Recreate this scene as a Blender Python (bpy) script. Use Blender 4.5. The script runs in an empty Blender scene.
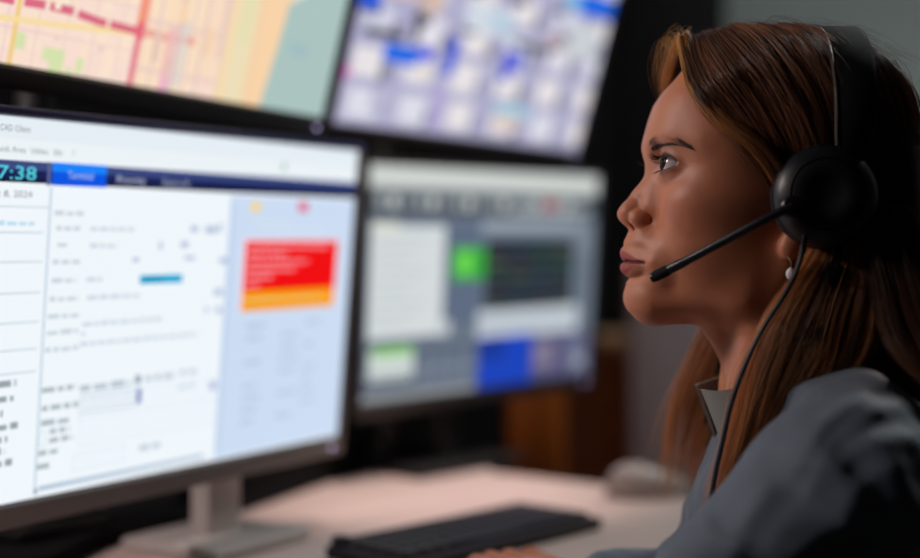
import bpy, math, random
import numpy as np
R = math.radians
rng = np.random.default_rng(7)
random.seed(7)
COL = bpy.context.scene.collection
CAMZ = 1.04

# ------------------------------------------------------------------ object helpers
def link(name, me, mat=None, parent=None, smooth=True):
    o = bpy.data.objects.new(name, me)
    COL.objects.link(o)
    if mat is not None:
        for m in (mat if isinstance(mat, (list, tuple)) else [mat]):
            me.materials.append(m)
    if smooth and hasattr(me, 'polygons'):
        me.polygons.foreach_set('use_smooth', [True] * len(me.polygons))
    if parent is not None:
        o.parent = parent
    return o

def tag(o, label=None, cat=None, group=None, kind=None):
    if label: o['label'] = label
    if cat: o['category'] = cat
    if group: o['group'] = group
    if kind: o['kind'] = kind
    return o

def mesh_from(name, v, f):
    me = bpy.data.meshes.new(name)
    v = np.asarray(v, dtype=np.float32)
    if isinstance(f, np.ndarray) and f.ndim == 2:
        n, k = f.shape
        me.vertices.add(len(v)); me.vertices.foreach_set('co', v.ravel())
        me.loops.add(n * k); me.loops.foreach_set('vertex_index', f.astype(np.int32).ravel())
        me.polygons.add(n)
        me.polygons.foreach_set('loop_start', np.arange(0, n * k, k, dtype=np.int32))
        me.update(calc_edges=True)
        me.validate()
    else:
        me.from_pydata([tuple(map(float, p)) for p in v], [], [tuple(map(int, q)) for q in f])
        me.update()
    return me

def empty(name, loc=(0, 0, 0)):
    o = bpy.data.objects.new(name, None)
    o.location = loc; o.empty_display_size = .05
    COL.objects.link(o)
    return o

# ------------------------------------------------------------------ signed-distance sculpting
# sculpt space in mm: a = world x, l = distance from the head's mid-plane toward the near side, h = height above the eye line of the room (z - 1.04 m)
def to_world(P):
    P = np.asarray(P, float)
    return np.stack([P[..., 0] / 1000, 1.0 - P[..., 1] / 1000, CAMZ + P[..., 2] / 1000], -1)

def spaced(*segs):
    """segs: (start, end, step) runs laid end to end"""
    out = []
    for s, e, d in segs:
        n = max(1, int(round((e - s) / d)))
        out.append(np.linspace(s, e, n, endpoint=False))
    out.append(np.array([segs[-1][1]]))
    return np.concatenate(out).astype(np.float32)

def smin(a, b, k):
    if k <= 0: return np.minimum(a, b)
    h = np.maximum(k - np.abs(a - b), 0) / k
    return np.minimum(a, b) - h * h * k * .25

def smax(a, b, k):
    return -smin(-a, -b, k)

class Sculpt:
    def __init__(s, xs, ys, zs):
        s.x, s.y, s.z = xs, ys, zs
        s.F = np.full((len(xs), len(ys), len(zs)), 60., np.float32)
    def box(s, lo, hi):
        sl = []
        for ax, a, b in zip((s.x, s.y, s.z), lo, hi):
            i = max(0, np.searchsorted(ax, a) - 1); j = min(len(ax), np.searchsorted(ax, b) + 1)
            sl.append(slice(i, max(i, j)))
        X = s.x[sl[0]][:, None, None]; Y = s.y[sl[1]][None, :, None]; Z = s.z[sl[2]][None, None, :]
        return tuple(sl), X, Y, Z
    def apply(s, fn, lo, hi, k, op='u', pad=None):
        p = (k + 4) if pad is None else pad
        sl, X, Y, Z = s.box(np.array(lo) - p, np.array(hi) + p)
        sub = s.F[sl]
        if sub.size == 0: return
        d = fn(X, Y, Z).astype(np.float32)
        s.F[sl] = smin(sub, d, k) if op == 'u' else smax(sub, -d, k)
    def ell(s, c, r, k=5, op='u', both=False, rot=None):
        """ellipsoid; rot = degrees about the l axis (tilts a toward h)"""
        cs = [c] + ([(c[0], -c[1], c[2])] if both else [])
        m = max(r)
        for c in cs:
            def fn(X, Y, Z, c=c):
                x, y, z = X - c[0], Y - c[1], Z - c[2]
                if rot:
                    q = R(rot); x, z = x * math.cos(q) + z * math.sin(q), -x * math.sin(q) + z * math.cos(q)
                k0 = np.sqrt((x / r[0]) ** 2 + (y / r[1]) ** 2 + (z / r[2]) ** 2)
                k1 = np.sqrt((x / r[0] ** 2) ** 2 + (y / r[1] ** 2) ** 2 + (z / r[2] ** 2) ** 2) + 1e-9
                return k0 * (k0 - 1) / k1
            ext = np.array([m] * 3) if rot else np.array(r)
            s.apply(fn, np.array(c) - ext, np.array(c) + ext, k, op, pad=k + 8)
    def cap(s, A, B, r1, r2, k=5, op='u', both=False, squash=None):
        """tapered capsule from A to B"""
        prs = [(A, B)] + ([((A[0], -A[1], A[2]), (B[0], -B[1], B[2]))] if both else [])
        for A_, B_ in prs:
            A_, B_ = np.array(A_, float), np.array(B_, float)
            ba = B_ - A_; L2 = float(ba @ ba) + 1e-9
            def fn(X, Y, Z):
                x, y, z = X - A_[0], Y - A_[1], Z - A_[2]
                t = np.clip((x * ba[0] + y * ba[1] + z * ba[2]) / L2, 0, 1)
                return np.sqrt((x - t * ba[0]) ** 2 + (y - t * ba[1]) ** 2 + (z - t * ba[2]) ** 2) - (r1 + (r2 - r1) * t)
            m = max(r1, r2)
            s.apply(fn, np.minimum(A_, B_) - m, np.maximum(A_, B_) + m, k, op, pad=k + 6)
    def chain(s, pts, k=3, both=False, op='u'):
        for (p, r1), (q, r2) in zip(pts[:-1], pts[1:]):
            s.cap(p, q, r1, r2, k, op, both)
    def mesh(s):
        """surface nets -> vertices (sculpt mm), quads"""
        F = s.F; S = F < 0
        nx, ny, nz = F.shape
        c = np.zeros((nx - 1, ny - 1, nz - 1), np.uint8)
        for i in (0, 1):
            for j in (0, 1):
                for k in (0, 1):
                    c += S[i:nx - 1 + i, j:ny - 1 + j, k:nz - 1 + k]
        cells = np.argwhere((c > 0) & (c < 8))
        idx = np.full(c.shape, -1, np.int32); idx[tuple(cells.T)] = np.arange(len(cells))
        acc = np.zeros((len(cells), 3)); cnt = np.zeros(len(cells))
        ax = (s.x, s.y, s.z)
        corner = [(i, j, k) for i in (0, 1) for j in (0, 1) for k in (0, 1)]
        for p in corner:
            for d in range(3):
                if p[d] == 1: continue
                q = list(p); q[d] = 1
                P = cells + np.array(p); Q = cells + np.array(q)
                fp = F[tuple(P.T)].astype(float); fq = F[tuple(Q.T)].astype(float)
                m = (fp < 0) != (fq < 0)
                t = np.where(m, fp / np.where(m, fp - fq, 1), 0)
                for e in range(3):
                    vp = ax[e][P[:, e]]; vq = ax[e][Q[:, e]]
                    acc[:, e] += np.where(m, vp + (vq - vp) * t, 0)
                cnt += m
        V = acc / np.maximum(cnt, 1)[:, None]
        quads = []
        for d in range(3):
            e, f = [(1, 2), (2, 0), (0, 1)][d]
            lo = [slice(None)] * 3; hi = [slice(None)] * 3
            lo[d] = slice(0, -1); hi[d] = slice(1, None)
            a = S[tuple(lo)]; b = S[tuple(hi)]
            E = np.argwhere(a != b)
            ok = (E[:, e] > 0) & (E[:, f] > 0) & (E[:, e] < F.shape[e] - 1) & (E[:, f] < F.shape[f] - 1)
            E = E[ok]
            inside = a[tuple(E.T)]
            def cell(de, df):
                q = E.copy(); q[:, e] -= de; q[:, f] -= df
                return idx[tuple(q.T)]
            Q = np.stack([cell(1, 1), cell(0, 1), cell(0, 0), cell(1, 0)], 1)
            # sculpt -> world mirrors the l axis, so the winding is reversed here
            Q[inside] = Q[inside][:, ::-1]
            quads.append(Q)
        Q = np.concatenate(quads)
        return V, Q[(Q >= 0).all(1)]

def relax(V, Q, n=1, w=.5, mask=None):
    """Laplacian smoothing over quad edges"""
    E = np.concatenate([Q[:, [0, 1]], Q[:, [1, 2]], Q[:, [2, 3]], Q[:, [3, 0]]])
    E = np.concatenate([E, E[:, ::-1]])
    deg = np.bincount(E[:, 0], minlength=len(V)).astype(float)
    for _ in range(n):
        A = np.stack([np.bincount(E[:, 0], weights=V[E[:, 1], i], minlength=len(V)) for i in range(3)], 1) / np.maximum(deg, 1)[:, None]
        ww = w if mask is None else w * mask[:, None]
        V = V + (A - V) * ww
    return V

def vnoise(P, scale, seed=0):
    """smooth pseudo-noise from summed sines, -1..1"""
    g = np.random.default_rng(seed)
    out = 0
    for _ in range(6):
        d = g.normal(size=3); d /= np.linalg.norm(d)
        out = out + np.sin((P @ d) * (g.uniform(.6, 1.5) / scale * 6.28) + g.uniform(0, 6.28))
    return out / 3.2
# ------------------------------------------------------------------ the woman's head, neck and torso
EYE = np.array([164.2, 31.5, 86.0]); EYE_R = 12.6

def sculpt_body():
    s = Sculpt(spaced((108, 122, 2), (122, 200, .85), (200, 250, 1.3), (250, 350, 3.5), (350, 470, 6)),
               spaced((-240, -84, 6), (-84, -52, 1.8), (-52, 52, .85), (52, 84, 1.3), (84, 240, 6)),
               spaced((-640, -90, 7), (-90, -40, 2.), (-40, 118, .85), (118, 200, 3.)))
    # skull
    s.ell((237, 0, 112), (93, 70, 80), 0)
    s.ell((188, 0, 122), (42, 48, 50), 24)                       # forehead
    s.ell((206, 0, 48), (52, 54, 64), 24)                        # mid face
    s.ell((170.5, 0, 18), (34.5, 32, 27), 20)                        # muzzle
    s.ell((149, 0, -13), (17.5, 16, 17), 18)                     # chin
    s.cap((153, 11, -17), (214, 40, -13), 12, 9.5, 18, both=True)
    s.cap((152, 0, -20), (196, 0, -24), 11, 13, 16)              # under the chin
    s.cap((196, 16, -20), (226, 34, -14), 12, 12, 16, both=True)  # jaw
    s.cap((214, 40, -13), (243, 53, 50), 9.5, 9, 20, both=True)
    s.ell((201, 32, 30), (42, 26, 42), 22, both=True)            # cheek
    s.ell((177, 38, 58), (20, 19, 17), 18, both=True)            # cheekbone
    s.ell((210, 44, 62), (34, 21, 26), 20, both=True)
    s.ell((200, 40, 100), (26, 22, 30), 20, both=True)           # temple
    s.cap((158, 8, 105), (166, 30, 109), 8, 8.5, 14, both=True)  # brow ridge
    s.cap((166, 30, 109), (184, 47, 101), 8.5, 8, 14, both=True)
    # neck
    s.cap((242, 0, 10), (262, 0, -80), 42, 48, 26)
    s.cap((262, 0, -80), (275, 0, -150), 48, 62, 20)
    s.cap((247, 54, 20), (215, 16, -95), 10, 9, 16, both=True)   # neck muscle
    s.cap((202, 0, -42), (222, 0, -80), 7, 7, 14)                # throat
    # eye sockets
    s.ell((150, 32, 88), (12, 17, 10), 12, op='s', both=True)
    # nose
    s.cap((155, 0, 94), (144.5, 0, 70), 6.5, 6.2, 12)
    s.cap((144.5, 0, 70), (133, 0, 54), 6.2, 7.2, 8)
    s.cap((158, 8, 82), (148, 10.5, 56), 7, 7, 12, both=True)
    s.ell((132.4, 0, 51), (9.6, 9.2, 9.0), 7)
    s.ell((139.4, 10.6, 46.4), (8.6, 5.8, 7.4), 4.5, both=True)  # nostril wings
    s.cap((131, 0, 43), (140, 0, 37), 3.6, 4, 5)                 # columella
    # lips
    s.ell((154, 22, 12), (11, 10, 15), 12, both=True)
    s.ell((145, 0, 29), (14.4, 20, 13.5), 10)
    s.chain([((129.8, 0, 17.6), 3.6), ((130.2, 3.4, 18.3), 3.7), ((133.8, 10, 17.2), 3.4), ((138.2, 16, 15.4), 2.8), ((147, 26.5, 12.6), 1.5)], 7, both=True)
    s.chain([((130.4, 0, 8.8), 4.2), ((131.4, 5, 8.8), 4.2), ((134.8, 11, 9.3), 3.8), ((138.8, 16, 10.4), 3.0), ((147.2, 26.5, 11.8), 1.5)], 7, both=True)
    def groove(fn, lo, hi, k):
        sl, X, Y, Z = s.box(np.array(lo, float), np.array(hi, float))
        F = s.F[sl]; w, depth = fn(X, Y, Z)
        s.F[sl] = smax(F, -np.maximum(w, -F - depth), k)
    def seam(X, Y, Z):
        l = np.abs(Y); hs = 13.6 + .5 * np.exp(-(l / 7) ** 2) * -1 + .7 * np.exp(-((l - 9) / 5) ** 2) - .0022 * l ** 2
        w = np.abs(Z - hs) * .9 - .45 + 0 * X
        return w, 2.4 * np.clip((28.5 - l) / 5, 0, 1) - .4
    groove(seam, (118, -31, 6), (160, 31, 20), 1.6)
    def alar(X, Y, Z):                                            # crease round the nostril wing
        l = np.abs(Y) - 10.6
        q = np.sqrt(((X - 139.4) / 10.0) ** 2 + ((Z - 46.4) / 8.8) ** 2 + (l / 7.6) ** 2)
        w = np.abs(q - 1) * 9 - .3
        return w, 1.1 * np.clip((X - 141) / 6, 0, 1) * np.clip((Z - 36) / 6, 0, 1) - .5
    groove(alar, (130, -26, 34), (158, 26, 62), 2.0)
    # lids: a skin shell round each eyeball, opened between the lid margins
    for sg in (1, -1):
        E = EYE * np.array([1, sg, 1])
        def shell(X, Y, Z):
            return np.sqrt((X - E[0]) ** 2 + (Y - E[1]) ** 2 + (Z - E[2]) ** 2) - 13.9
        s.apply(shell, E - 14, E + 14, 7, 'u')
        def crease(X, Y, Z):
            x, y, z = X - E[0], (Y - E[1]) * sg, Z - E[2]
            rr = np.sqrt(x * x + y * y + z * z)
            ph = np.degrees(np.arctan2(y, -x)); th = np.degrees(np.arcsin(np.clip(z / (rr + 1e-6), -1, 1)))
            c = 40 - .0055 * (ph - 8) ** 2
            return np.abs(th - c) * rr / 57.3 - .35, 1.5 * np.clip((88 - ph) / 20, 0, 1) * np.clip((ph + 42) / 20, 0, 1) - .5
        groove(crease, E - 19, E + 19, 1.6)
        def gap(X, Y, Z):
            x, y, z = X - E[0], (Y - E[1]) * sg, Z - E[2]
            rr = np.sqrt(x * x + y * y + z * z)
            ph = np.degrees(np.arctan2(y, -x)); th = np.degrees(np.arcsin(np.clip(z / (rr + 1e-6), -1, 1)))
            u = np.clip((ph - 17) / 65., -1.2, 1.2)               # canthi at -48 and +82 degrees
            base = -5 + 8 * (u + 1) / 2
            up = base + 27 * np.sqrt(np.maximum(1 - np.abs(u) ** 2.2, 0)) - 6 * np.maximum(np.abs(u) - 1, 0) * 20
            lo = base - 15 * np.sqrt(np.maximum(1 - np.abs(u) ** 2.2, 0)) + 6 * np.maximum(np.abs(u) - 1, 0) * 20
            d = np.maximum(th - up, lo - th) * rr / 57.3
            d = np.maximum(d, (np.abs(u) - 1) * 12)
            return np.maximum(d, 6 - rr)
        s.apply(gap, E - 20, E + 20, 1.0, 's')
        # nostril
        s.ell((136.5, sg * 6.8, 40.5), (4.5, 2.6, 4), 2.5, op='s')
        # ear
        s.ell((252, sg * 70, 50), (17, 7, 29), 6, rot=-12)
        s.ell((240, sg * 69, 22), (8, 5, 9), 6)
        s.ell((248, sg * 78, 50), (10, 5, 18), 4, op='s', rot=-12)
    # torso under the jacket
    yaw = R(10); f = np.array([-math.cos(yaw), math.sin(yaw) * -1, 0])
    lf = np.array([-math.sin(yaw), math.cos(yaw), 0])             # toward the near shoulder, in (a, l)
    C = np.array([282, 0, -175.])
    for sg in (1, -1):
        s.cap(C + np.array([-8, 0, 60]), C + lf * sg * 140 + np.array([0, 0, 12]), 38, 40, 30)
    s.ell(C + np.array([6, 0, -110]), (92, 135, 150), 40)
    s.ell(C + np.array([16, 0, -300]), (88, 120, 170), 60)
    V, Q = s.mesh()
    V = relax(V, Q, 1, .5)
    m = np.exp(-((V[:, 2] - 13.5) / 5) ** 2) * (np.abs(V[:, 1]) < 28) * (V[:, 0] < 160)
    V = relax(V, Q, 3, .6, m)
    lipz = np.minimum(np.interp(np.abs(V[:, 1]), [0, 10, 17, 27], [23, 21.5, 18, 13]) - V[:, 2], V[:, 2] - np.interp(np.abs(V[:, 1]), [0, 12, 18, 27], [2.5, 5, 8.4, 12]))
    m = np.exp(-((V[:, 2] - 14) / 18) ** 2) * (np.abs(V[:, 1]) < 38) * (V[:, 0] < 170) * np.clip(-lipz / 2, 0, 1)
    V = relax(V, Q, 14, .6, m)
    return V, Q

# profile traced along the mid-plane: (a, h)
PROFILE = np.array([(px, py) for px, py in [(676,78),(664.5,90),(656,103),(651,118),(646.3,132),(643.7,140.6),(642.6,148),(643.6,156),(645.6,163),(645.8,168),
    (643.5,177),(637,185.5),(629.2,194),(622.2,202.6),(618,209.5),(617,214.5),(618.6,221),(623.5,225.2),(628.2,229),(626.6,236.4),(623,242.6),(619.6,249.5),(620,255.2),
    (623.2,260.7),(620,266),(620.6,271.5),(625.4,277.5),(625.6,285),(623.2,294),(623.2,301.5),(626.3,310),(632.6,316.2)]], float)
PROFILE = np.stack([(PROFILE[:, 0] - 460) / 1.278, (279 - PROFILE[:, 1]) / 1.278], 1)[::-1]

def fit_profile(V):
    """pull the mid-plane of the face onto the traced outline, fading out sideways"""
    band = (np.abs(V[:, 1]) < 2.5) & (V[:, 0] < 200) & (V[:, 2] > -32) & (V[:, 2] < 160)
    hs = np.arange(-30, 158, 1.5)
    cur = np.array([V[band & (np.abs(V[:, 2] - h) < 1.6), 0].min() if (band & (np.abs(V[:, 2] - h) < 1.6)).any() else np.nan for h in hs])
    want = np.interp(hs, PROFILE[:, 1], PROFILE[:, 0])
    d = np.where(np.isnan(cur), 0, want - cur)
    d = np.convolve(np.pad(d, 2, mode='edge'), np.ones(3) / 3, 'same')[2:-2]
    dv = np.interp(V[:, 2], hs, d, left=d[0] * 0, right=d[-1])
    wl = np.interp(V[:, 2], [-35, -10, 0, 22, 34, 44, 60, 75, 92, 110, 160], [16, 16, 16, 15, 12, 11, 9, 10, 16, 30, 40])
    fall = np.exp(-(V[:, 1] / wl) ** 2) * np.clip((215 - V[:, 0]) / 45, 0, 1)
    pass
    V = V.copy(); V[:, 0] += dv * fall
    return V
# ------------------------------------------------------------------ materials
import bmesh
from mathutils import Vector, Matrix
from mathutils.bvhtree import BVHTree

def lin(c):
    """display colour 0..255 -> linear"""
    out = []
    for x in c[:3]:
        x = x / 255.
        out.append(x / 12.92 if x <= .04045 else ((x + .055) / 1.055) ** 2.4)
    return tuple(out)

def mat(name, col, rough=.5, metal=0., spec=.5, noise=0., nscale=40., bump=0., bscale=200., sheen=0., coat=0., emit=None, estr=0.):
    m = bpy.data.materials.new(name); m.use_nodes = True
    nt = m.node_tree; b = nt.nodes['Principled BSDF']
    b.inputs['Base Color'].default_value = (*col, 1)
    b.inputs['Roughness'].default_value = rough
    b.inputs['Metallic'].default_value = metal
    b.inputs['Specular IOR Level'].default_value = spec
    if sheen: b.inputs['Sheen Weight'].default_value = sheen; b.inputs['Sheen Roughness'].default_value = .4
    if coat: b.inputs['Coat Weight'].default_value = coat
    if emit is not None:
        b.inputs['Emission Color'].default_value = (*emit, 1); b.inputs['Emission Strength'].default_value = estr
    tc = nt.nodes.new('ShaderNodeTexCoord')
    if noise:
        n = nt.nodes.new('ShaderNodeTexNoise'); n.inputs['Scale'].default_value = nscale; n.inputs['Detail'].default_value = 4
        r = nt.nodes.new('ShaderNodeMapRange'); r.inputs['To Min'].default_value = 1 - noise; r.inputs['To Max'].default_value = 1 + noise
        mx = nt.nodes.new('ShaderNodeMix'); mx.data_type = 'RGBA'; mx.blend_type = 'MULTIPLY'; mx.inputs['Factor'].default_value = 1
        mx.inputs[6].default_value = (*col, 1)
        nt.links.new(tc.outputs['Object'], n.inputs['Vector']); nt.links.new(n.outputs['Fac'], r.inputs['Value'])
        nt.links.new(r.outputs['Result'], mx.inputs[7]); nt.links.new(mx.outputs[2], b.inputs['Base Color'])
    if bump:
        n2 = nt.nodes.new('ShaderNodeTexNoise'); n2.inputs['Scale'].default_value = bscale; n2.inputs['Detail'].default_value = 3
        bp = nt.nodes.new('ShaderNodeBump'); bp.inputs['Strength'].default_value = bump; bp.inputs['Distance'].default_value = .001
        nt.links.new(tc.outputs['Object'], n2.inputs['Vector']); nt.links.new(n2.outputs['Fac'], bp.inputs['Height'])
        nt.links.new(bp.outputs['Normal'], b.inputs['Normal'])
    return m

def wood(name, c1, c2, scale=6.):
    m = mat(name, c1, .45)
    nt = m.node_tree; b = nt.nodes['Principled BSDF']; tc = nt.nodes.new('ShaderNodeTexCoord')
    mp = nt.nodes.new('ShaderNodeMapping'); mp.inputs['Scale'].default_value = (6, 6, .6)
    w = nt.nodes.new('ShaderNodeTexNoise'); w.inputs['Scale'].default_value = scale; w.inputs['Detail'].default_value = 6; w.inputs['Distortion'].default_value = 1.2
    rp = nt.nodes.new('ShaderNodeValToRGB'); rp.color_ramp.elements[0].color = (*c1, 1); rp.color_ramp.elements[1].color = (*c2, 1)
    rp.color_ramp.elements[0].position = .35; rp.color_ramp.elements[1].position = .65
    nt.links.new(tc.outputs['Object'], mp.inputs['Vector']); nt.links.new(mp.outputs['Vector'], w.inputs['Vector'])
    nt.links.new(w.outputs['Fac'], rp.inputs['Fac']); nt.links.new(rp.outputs['Color'], b.inputs['Base Color'])
    return m

M = {}
M['wall'] = mat('painted_wall', lin((150, 158, 156)), .85, noise=.05, nscale=3, bump=.15, bscale=120)
M['dark_wall'] = mat('dark_wall', lin((70, 66, 64)), .85, noise=.05, nscale=3)
M['floor'] = mat('carpet', lin((60, 58, 60)), .95, noise=.3, nscale=300, bump=.6, bscale=500)
M['ceil'] = mat('ceiling_paint', lin((150, 148, 145)), .9, noise=.04, nscale=5)
M['black'] = mat('black_plastic', lin((26, 25, 26)), .45, noise=.1, nscale=80, bump=.1, bscale=900)
M['black_soft'] = mat('black_fabric', lin((22, 21, 22)), .95, spec=.1, noise=.2, nscale=200, bump=.3, bscale=700)
M['bezel'] = mat('warm_grey_plastic', lin((112, 102, 99)), .42, noise=.06, nscale=60, bump=.08, bscale=900)
M['bezel_dark'] = mat('dark_bezel_plastic', lin((52, 48, 48)), .4, noise=.06, nscale=60, bump=.08, bscale=900)
M['bezel_reflection'] = mat('blue_reflection_tint', lin((66, 70, 120)), .35, noise=.05, nscale=60)  # reflection along the left monitor's top bezel, put into the base colour
M['silver'] = mat('silver_plastic', lin((200, 190, 186)), .42, metal=.1, noise=.04, nscale=50)
M['laminate'] = mat('pale_laminate', lin((214, 190, 182)), .42, noise=.03, nscale=25, bump=.05, bscale=400)
M['laminate_edge'] = mat('dark_edge_band', lin((40, 36, 36)), .5, noise=.05, nscale=60)
M['grey_plastic'] = mat('grey_plastic', lin((166, 154, 149)), .4, noise=.04, nscale=50)
M['key'] = mat('key_plastic', lin((46, 39, 45)), .6, spec=.35, noise=.08, nscale=90)
M['fabric_grey'] = mat('mauve_grey_fabric', lin((150, 138, 142)), .95, noise=.12, nscale=150, bump=.4, bscale=600)
M['walnut'] = wood('walnut', lin((168, 130, 98)), lin((186, 148, 114)))
M['orange_wood'] = wood('orange_veneer', lin((190, 92, 24)), lin((206, 106, 34)))
M['white_metal'] = mat('white_enamel', lin((225, 225, 220)), .4)
M['lamp'] = mat('lamp_diffuser', (.9, .9, .9), .6, emit=(1, .82, .66), estr=6.)
M['led'] = mat('power_led', (.2, .2, .2), .4, emit=(.5, .42, .75), estr=4.)

for k_ in ('led', 'lamp'): M[k_].cycles.emission_sampling = 'NONE'
def screen_mat(name, strength):
    m = bpy.data.materials.new(name); m.use_nodes = True
    nt = m.node_tree; b = nt.nodes['Principled BSDF']
    at = nt.nodes.new('ShaderNodeAttribute'); at.attribute_name = 'picture'
    b.inputs['Base Color'].default_value = (.01, .01, .01, 1); b.inputs['Roughness'].default_value = .35
    nt.links.new(at.outputs['Color'], b.inputs['Emission Color']); b.inputs['Emission Strength'].default_value = strength
    return m
M['screen'] = screen_mat('lit_screen', 1.0)

# ------------------------------------------------------------------ mesh builder
class MB:
    def __init__(s): s.v = []; s.f = []
    def add(s, v, f, X=None):
        b = len(s.v)
        if X is not None: v = [tuple(X @ Vector(p)) for p in v]
        s.v += [tuple(p) for p in v]; s.f += [tuple(i + b for i in q) for q in f]
        return s
    def bm(s, bm, X=None):
        bm.verts.index_update()
        s.add([tuple(v.co) for v in bm.verts], [tuple(v.index for v in f.verts) for f in bm.faces], X); bm.free(); return s
    def box(s, lo, hi, bev=0., seg=2, X=None):
        bm = bmesh.new(); bmesh.ops.create_cube(bm, size=1)
        lo, hi = Vector(lo), Vector(hi)
        for v in bm.verts: v.co = Vector([(lo[i] + hi[i]) / 2 + v.co[i] * (hi[i] - lo[i]) for i in range(3)])
        if bev: bmesh.ops.bevel(bm, geom=list(bm.edges), offset=bev, segments=seg, affect='EDGES', profile=.5)
        return s.bm(bm, X)
    def cyl(s, A, B, r1, r2=None, n=20, X=None, bev=0.):
        r2 = r1 if r2 is None else r2
        A, B = Vector(A), Vector(B); d = (B - A); q = d.to_track_quat('Z', 'Y').to_matrix().to_4x4()
        rings = [(0, r1), (d.length, r2)]
        if bev: rings = [(0, r1 - bev), (bev, r1), (d.length - bev, r2), (d.length, r2 - bev)]
        return s.lathe(rings, n, Matrix.Translation(A) @ q if X is None else X @ Matrix.Translation(A) @ q, caps=True)
    def lathe(s, prof, n=24, X=None, caps=True):
        v = []; f = []
        for z, r in prof:
            for i in range(n):
                a = 2 * math.pi * i / n; v.append((r * math.cos(a), r * math.sin(a), z))
        for k in range(len(prof) - 1):
            for i in range(n):
                j = (i + 1) % n; f.append((k * n + i, k * n + j, (k + 1) * n + j, (k + 1) * n + i))
        if caps: f.append(tuple(range(n))[::-1]); f.append(tuple((len(prof) - 1) * n + i for i in range(n)))
        return s.add(v, f, X)
    def tube(s, pts, r, n=10, X=None):
        pts = [Vector(p) for p in pts]; rr = r if hasattr(r, '__len__') else [r] * len(pts)
        v = []; f = []; up = None
        for i, p in enumerate(pts):
            t = (pts[min(i + 1, len(pts) - 1)] - pts[max(i - 1, 0)]).normalized()
            if up is None: up = t.orthogonal().normalized()
            up = (up - t * up.dot(t)).normalized(); w = t.cross(up)
            for k in range(n):
                a = 2 * math.pi * k / n; q = p + (up * math.cos(a) + w * math.sin(a)) * rr[i]; v.append(tuple(q))
        for i in range(len(pts) - 1):
            for k in range(n):
                j = (k + 1) % n; f.append((i * n + k, i * n + j, (i + 1) * n + j, (i + 1) * n + k))
        f.append(tuple(range(n))[::-1]); f.append(tuple((len(pts) - 1) * n + k for k in range(n)))
        return s.add(v, f, X)
    def prism(s, poly, z0, z1, X=None, bev=0.):
        bm = bmesh.new()
        vs = [bm.verts.new((x, y, z0)) for x, y in poly]
        fc = bm.faces.new(vs)
        r = bmesh.ops.extrude_face_region(bm, geom=[fc])
        for e in r['geom']:
            if isinstance(e, bmesh.types.BMVert): e.co.z = z1
        bmesh.ops.recalc_face_normals(bm, faces=bm.faces)
        if bev: bmesh.ops.bevel(bm, geom=[e for e in bm.edges], offset=bev, segments=2, affect='EDGES', profile=.5)
        return s.bm(bm, X)
    def build(s, name, m=None, parent=None, smooth=True, X=None):
        me = bpy.data.meshes.new(name); v = s.v
        if X is not None: v = [tuple(X @ Vector(p)) for p in v]
        me.from_pydata(v, [], s.f); me.update()
        bm = bmesh.new(); bm.from_mesh(me); bmesh.ops.recalc_face_normals(bm, faces=bm.faces); bm.to_mesh(me); bm.free()
        o = link(name, me, m, parent, smooth)
        if smooth:
            try: me.set_sharp_from_angle(angle=R(40))
            except Exception: pass
        return o

def spline(pts, n):
    """Catmull-Rom through the points, n samples"""
    P = np.asarray(pts, float); k = len(P)
    E = np.concatenate([[2 * P[0] - P[1]], P, [2 * P[-1] - P[-2]]])
    t = np.linspace(0, k - 1 - 1e-6, n); i = t.astype(int); u = (t - i)[:, None]
    a, b, c, d = E[i], E[i + 1], E[i + 2], E[i + 3]
    return .5 * ((2 * b) + (c - a) * u + (2 * a - 5 * b + 4 * c - d) * u ** 2 + (3 * b - a - 3 * c + d) * u ** 3)

# ------------------------------------------------------------------ the room
def structure(name, mb, m):
    return tag(mb.build(name, m, smooth=False), kind='structure')
X0, X1, Y0, Y1, ZC = -2.4, 2.6, -1.6, 3.9, 2.7
structure('floor', MB().box((X0 - .1, Y0 - .1, -.1), (X1 + .1, Y1 + .1, 0)), M['floor'])
structure('ceiling', MB().box((X0 - .1, Y0 - .1, ZC), (X1 + .1, Y1 + .1, ZC + .1)), M['ceil'])
structure('wall_back', MB().box((X0 - .1, Y1, 0), (X1 + .1, Y1 + .1, ZC)), M['wall'])
structure('wall_left', MB().box((X0 - .1, Y0, 0), (X0, Y1, ZC)), M['dark_wall'])
structure('wall_right', MB().box((X1, Y0, 0), (X1 + .1, Y1, ZC)), M['dark_wall'])
structure('wall_front', MB().box((X0 - .1, Y0 - .1, 0), (X1 + .1, Y0, ZC)), M['dark_wall'])
structure('baseboard_back', MB().box((X0, Y1 - .015, 0), (X1, Y1, .1), .004), M['dark_wall'])

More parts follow.
